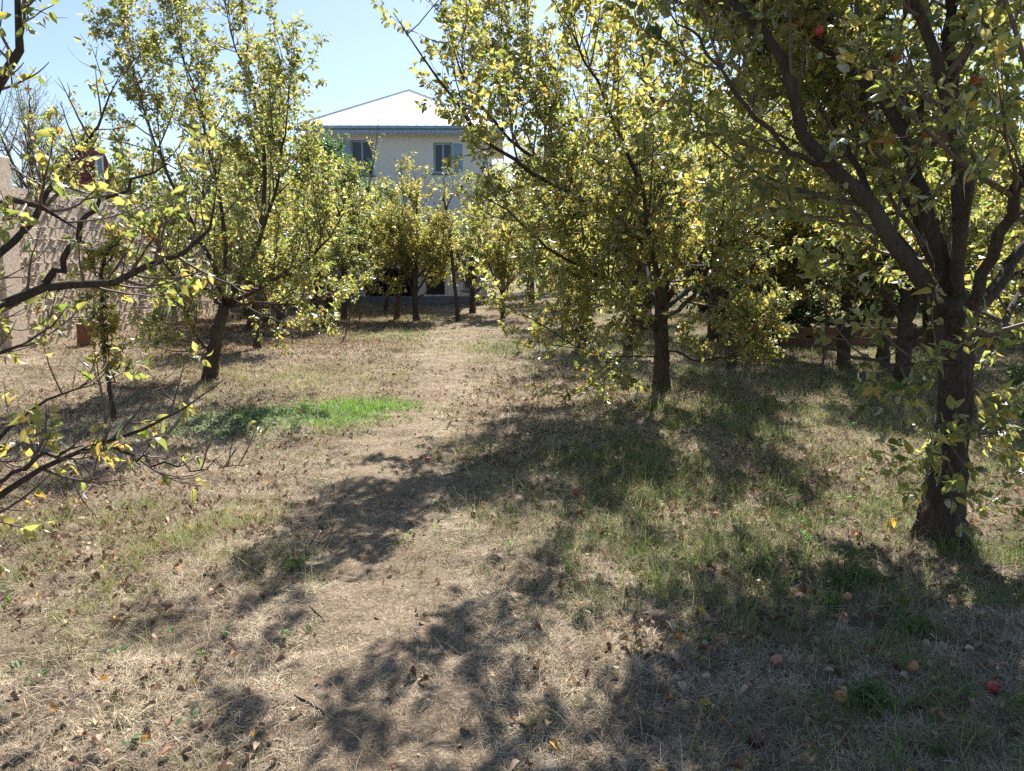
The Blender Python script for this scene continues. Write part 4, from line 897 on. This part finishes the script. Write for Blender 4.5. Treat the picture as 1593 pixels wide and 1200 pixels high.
for i in range(5000):                                   # squeezed-out mortar crumbs that throw long shadows
    z = rng.uniform(.1, 2.8) if i % 3 else -.1 + rng.integers(1, 14) * (bh + .012) - .006; yv = rng.uniform(yy0 + .1, yy1 - .2)
    if z > top_at(yv) - .1: continue
    s = rng.uniform(.012, .045); l = rng.uniform(.02, .10); mm_.bbox(-.02, s, yv - 8, yv + l - 8, z - rng.uniform(.006, .014), z + rng.uniform(.006, .014), .005, rng, .003)
bm_.build('blocks', M_BLOCK, wall); mm_.build('mortar', M_MORT, wall)
# projecting roof laths over the wall top
M_CANE = simple('dry_cane', [(.3, (.30, .24, .17)), (.7, (.50, .42, .31))], 20, .7, .2, .003, vscale=(1, 1, .1))
pm_ = MB(); pm_.bbox(-.25, .12, 12.5 - 8, 12.95 - 8, -.1, 3.25, .02, rng, .004); pm_.build('pillar', M_BLOCK, wall)
# grey sheet panel above wall
pan = empty('grey_panel', (WX - .6, 12.5, 0)); tag(pan, 'dark grey board hoarding rising behind the block wall beside its pillar', 'hoarding')
m = MB(); 
for j in range(9): m.box(-.02, .02 + .006 * (j % 2), -1.9 + j * .26, -1.9 + (j + 1) * .26 - .006, 0, 3.05)
m.build('board', M_GREY, pan); m = MB(); m.box(-.07, -.022, -1.9, .42, 2.6, 2.68); m.box(-.07, -.022, -1.9, .42, 1.2, 1.28); m.build('rail', M_GREY, pan)

# cut log and T-shaped stake
M_LOG = simple('log_bark', [(.3, (.12, .055, .035)), (.7, (.24, .12, .075))], 16, .9, .7, .01, vscale=(1, 1, .25))
M_CUT = simple('cut_wood', [(.3, (.42, .31, .20)), (.7, (.58, .46, .32))], 12, .8, .2, .003)
lg = g(136, 551); log = empty('cut_log', lg); tag(log, 'upright reddish brown cut log standing on end before the wall', 'log')
m = MB(); m.tube([(0, 0, -.03), (0, 0, .1), (.005, 0, .25), (.01, 0, .42)], [.155, .145, .14, .145], 28, False, .03, 4); m.build('bark', M_LOG, log, smooth=True)
m = MB(); m.tube([(.01, 0, .395), (.01, 0, .424)], [.137, .133], 28, True, .02, 4); m.build('cut_face', M_CUT, log)
tg_ = g(223, 541); st = empty('stake', tg_); tag(st, 'pale grey T-shaped stake with a short crosspiece, standing near the wall', 'stake')
M_PALEW = simple('grey_wood', [(.3, (.22, .20, .18)), (.7, (.38, .35, .31))], 15, .85, .4, .004, vscale=(1, 1, .2))
m = MB(); m.bbox(-.022, .022, -.02, .02, -.05, .60, .005); m.build('post', M_PALEW, st)
m = MB(); m.bbox(-.10, .13, -.018, .018, .603, .65, .005); m.build('crosspiece', M_PALEW, st)

# low fence of reddish boards on the right
M_BOARD = simple('reddish_board', [(.3, (.10, .055, .04)), (.7, (.19, .11, .08))], 10, .85, .4, .006, vscale=(.3, 1, 1))
fn = empty('board_fence', (8.2, 14.0, 0)); tag(fn, 'low fence of horizontal reddish boards in the shade at the right', 'fence')
rng = np.random.default_rng(5)
for i, xx_ in enumerate(np.arange(-3.6, 4.6, 1.35)):
    m = MB(); m.bbox(xx_ - .04, xx_ + .04, .003, .083, -.15, .46, .006, rng, .002); m.build('post', M_GREY, fn)
for r_ in range(2):
    for i, xx_ in enumerate(np.arange(-3.6, 3.2, 1.35)):
        m = MB(); dz = rng.normal(0, .012); m.bbox(xx_ + .005, xx_ + 1.345, -.03, 0, .06 + r_ * .18 + dz, .21 + r_ * .18 + dz, .004, rng, .002); m.build('board', M_BOARD, fn)

# fallen apples
FA = [(1208, 1034, APPLE_P, 'pink fallen apple with a bright sunlit cheek, beside a grass tuft in the right foreground'), (1308, 1086, APPLE_O, 'orange fallen apple just left of the yellow green weed clump'),
      (1545, 1077, APPLE, 'deep red fallen apple lying in shade near the right edge'), (1177, 1158, APPLE_D, 'dark rotten fallen apple nearest the camera'),
      (1281, 940, APPLE_P, 'pinkish fallen apple beside the leafy weeds below the foreground trunk'), (1317, 938, APPLE_O, 'orange fallen apple next to the pinkish one below the foreground trunk'),
      (1419, 1046, APPLE_O, 'pale orange fallen apple in a sunny fleck, right foreground'), (665, 716, APPLE, 'small red fallen apple on the dry path'),
      (737, 803, APPLE_D, 'dark red fallen apple in the shade edge right of the path'), (1193, 990, APPLE_D, 'dark fallen apple half hidden in the shaded grass'),
      (897, 772, APPLE, 'red fallen apple in the sunny grass in front of the mid tree'), (1113, 808, APPLE_P, 'pink fallen apple in the grass between the two right trees'), (1180, 918, APPLE_D, 'brown shrivelled fallen apple between the shaded tufts')]
ra = np.random.default_rng(9)
for (px, py, me, lab) in FA:
    p = g(px, py); o = link('apple', me, None, (float(p[0]), float(p[1]), float(p[2]) + .024)); o.scale = (.72, .72, .72); o.rotation_euler = (ra.uniform(-1.3, 1.3), ra.uniform(-1.3, 1.3), ra.uniform(0, 6)); tag(o, lab, 'apple', 'fallen apples')
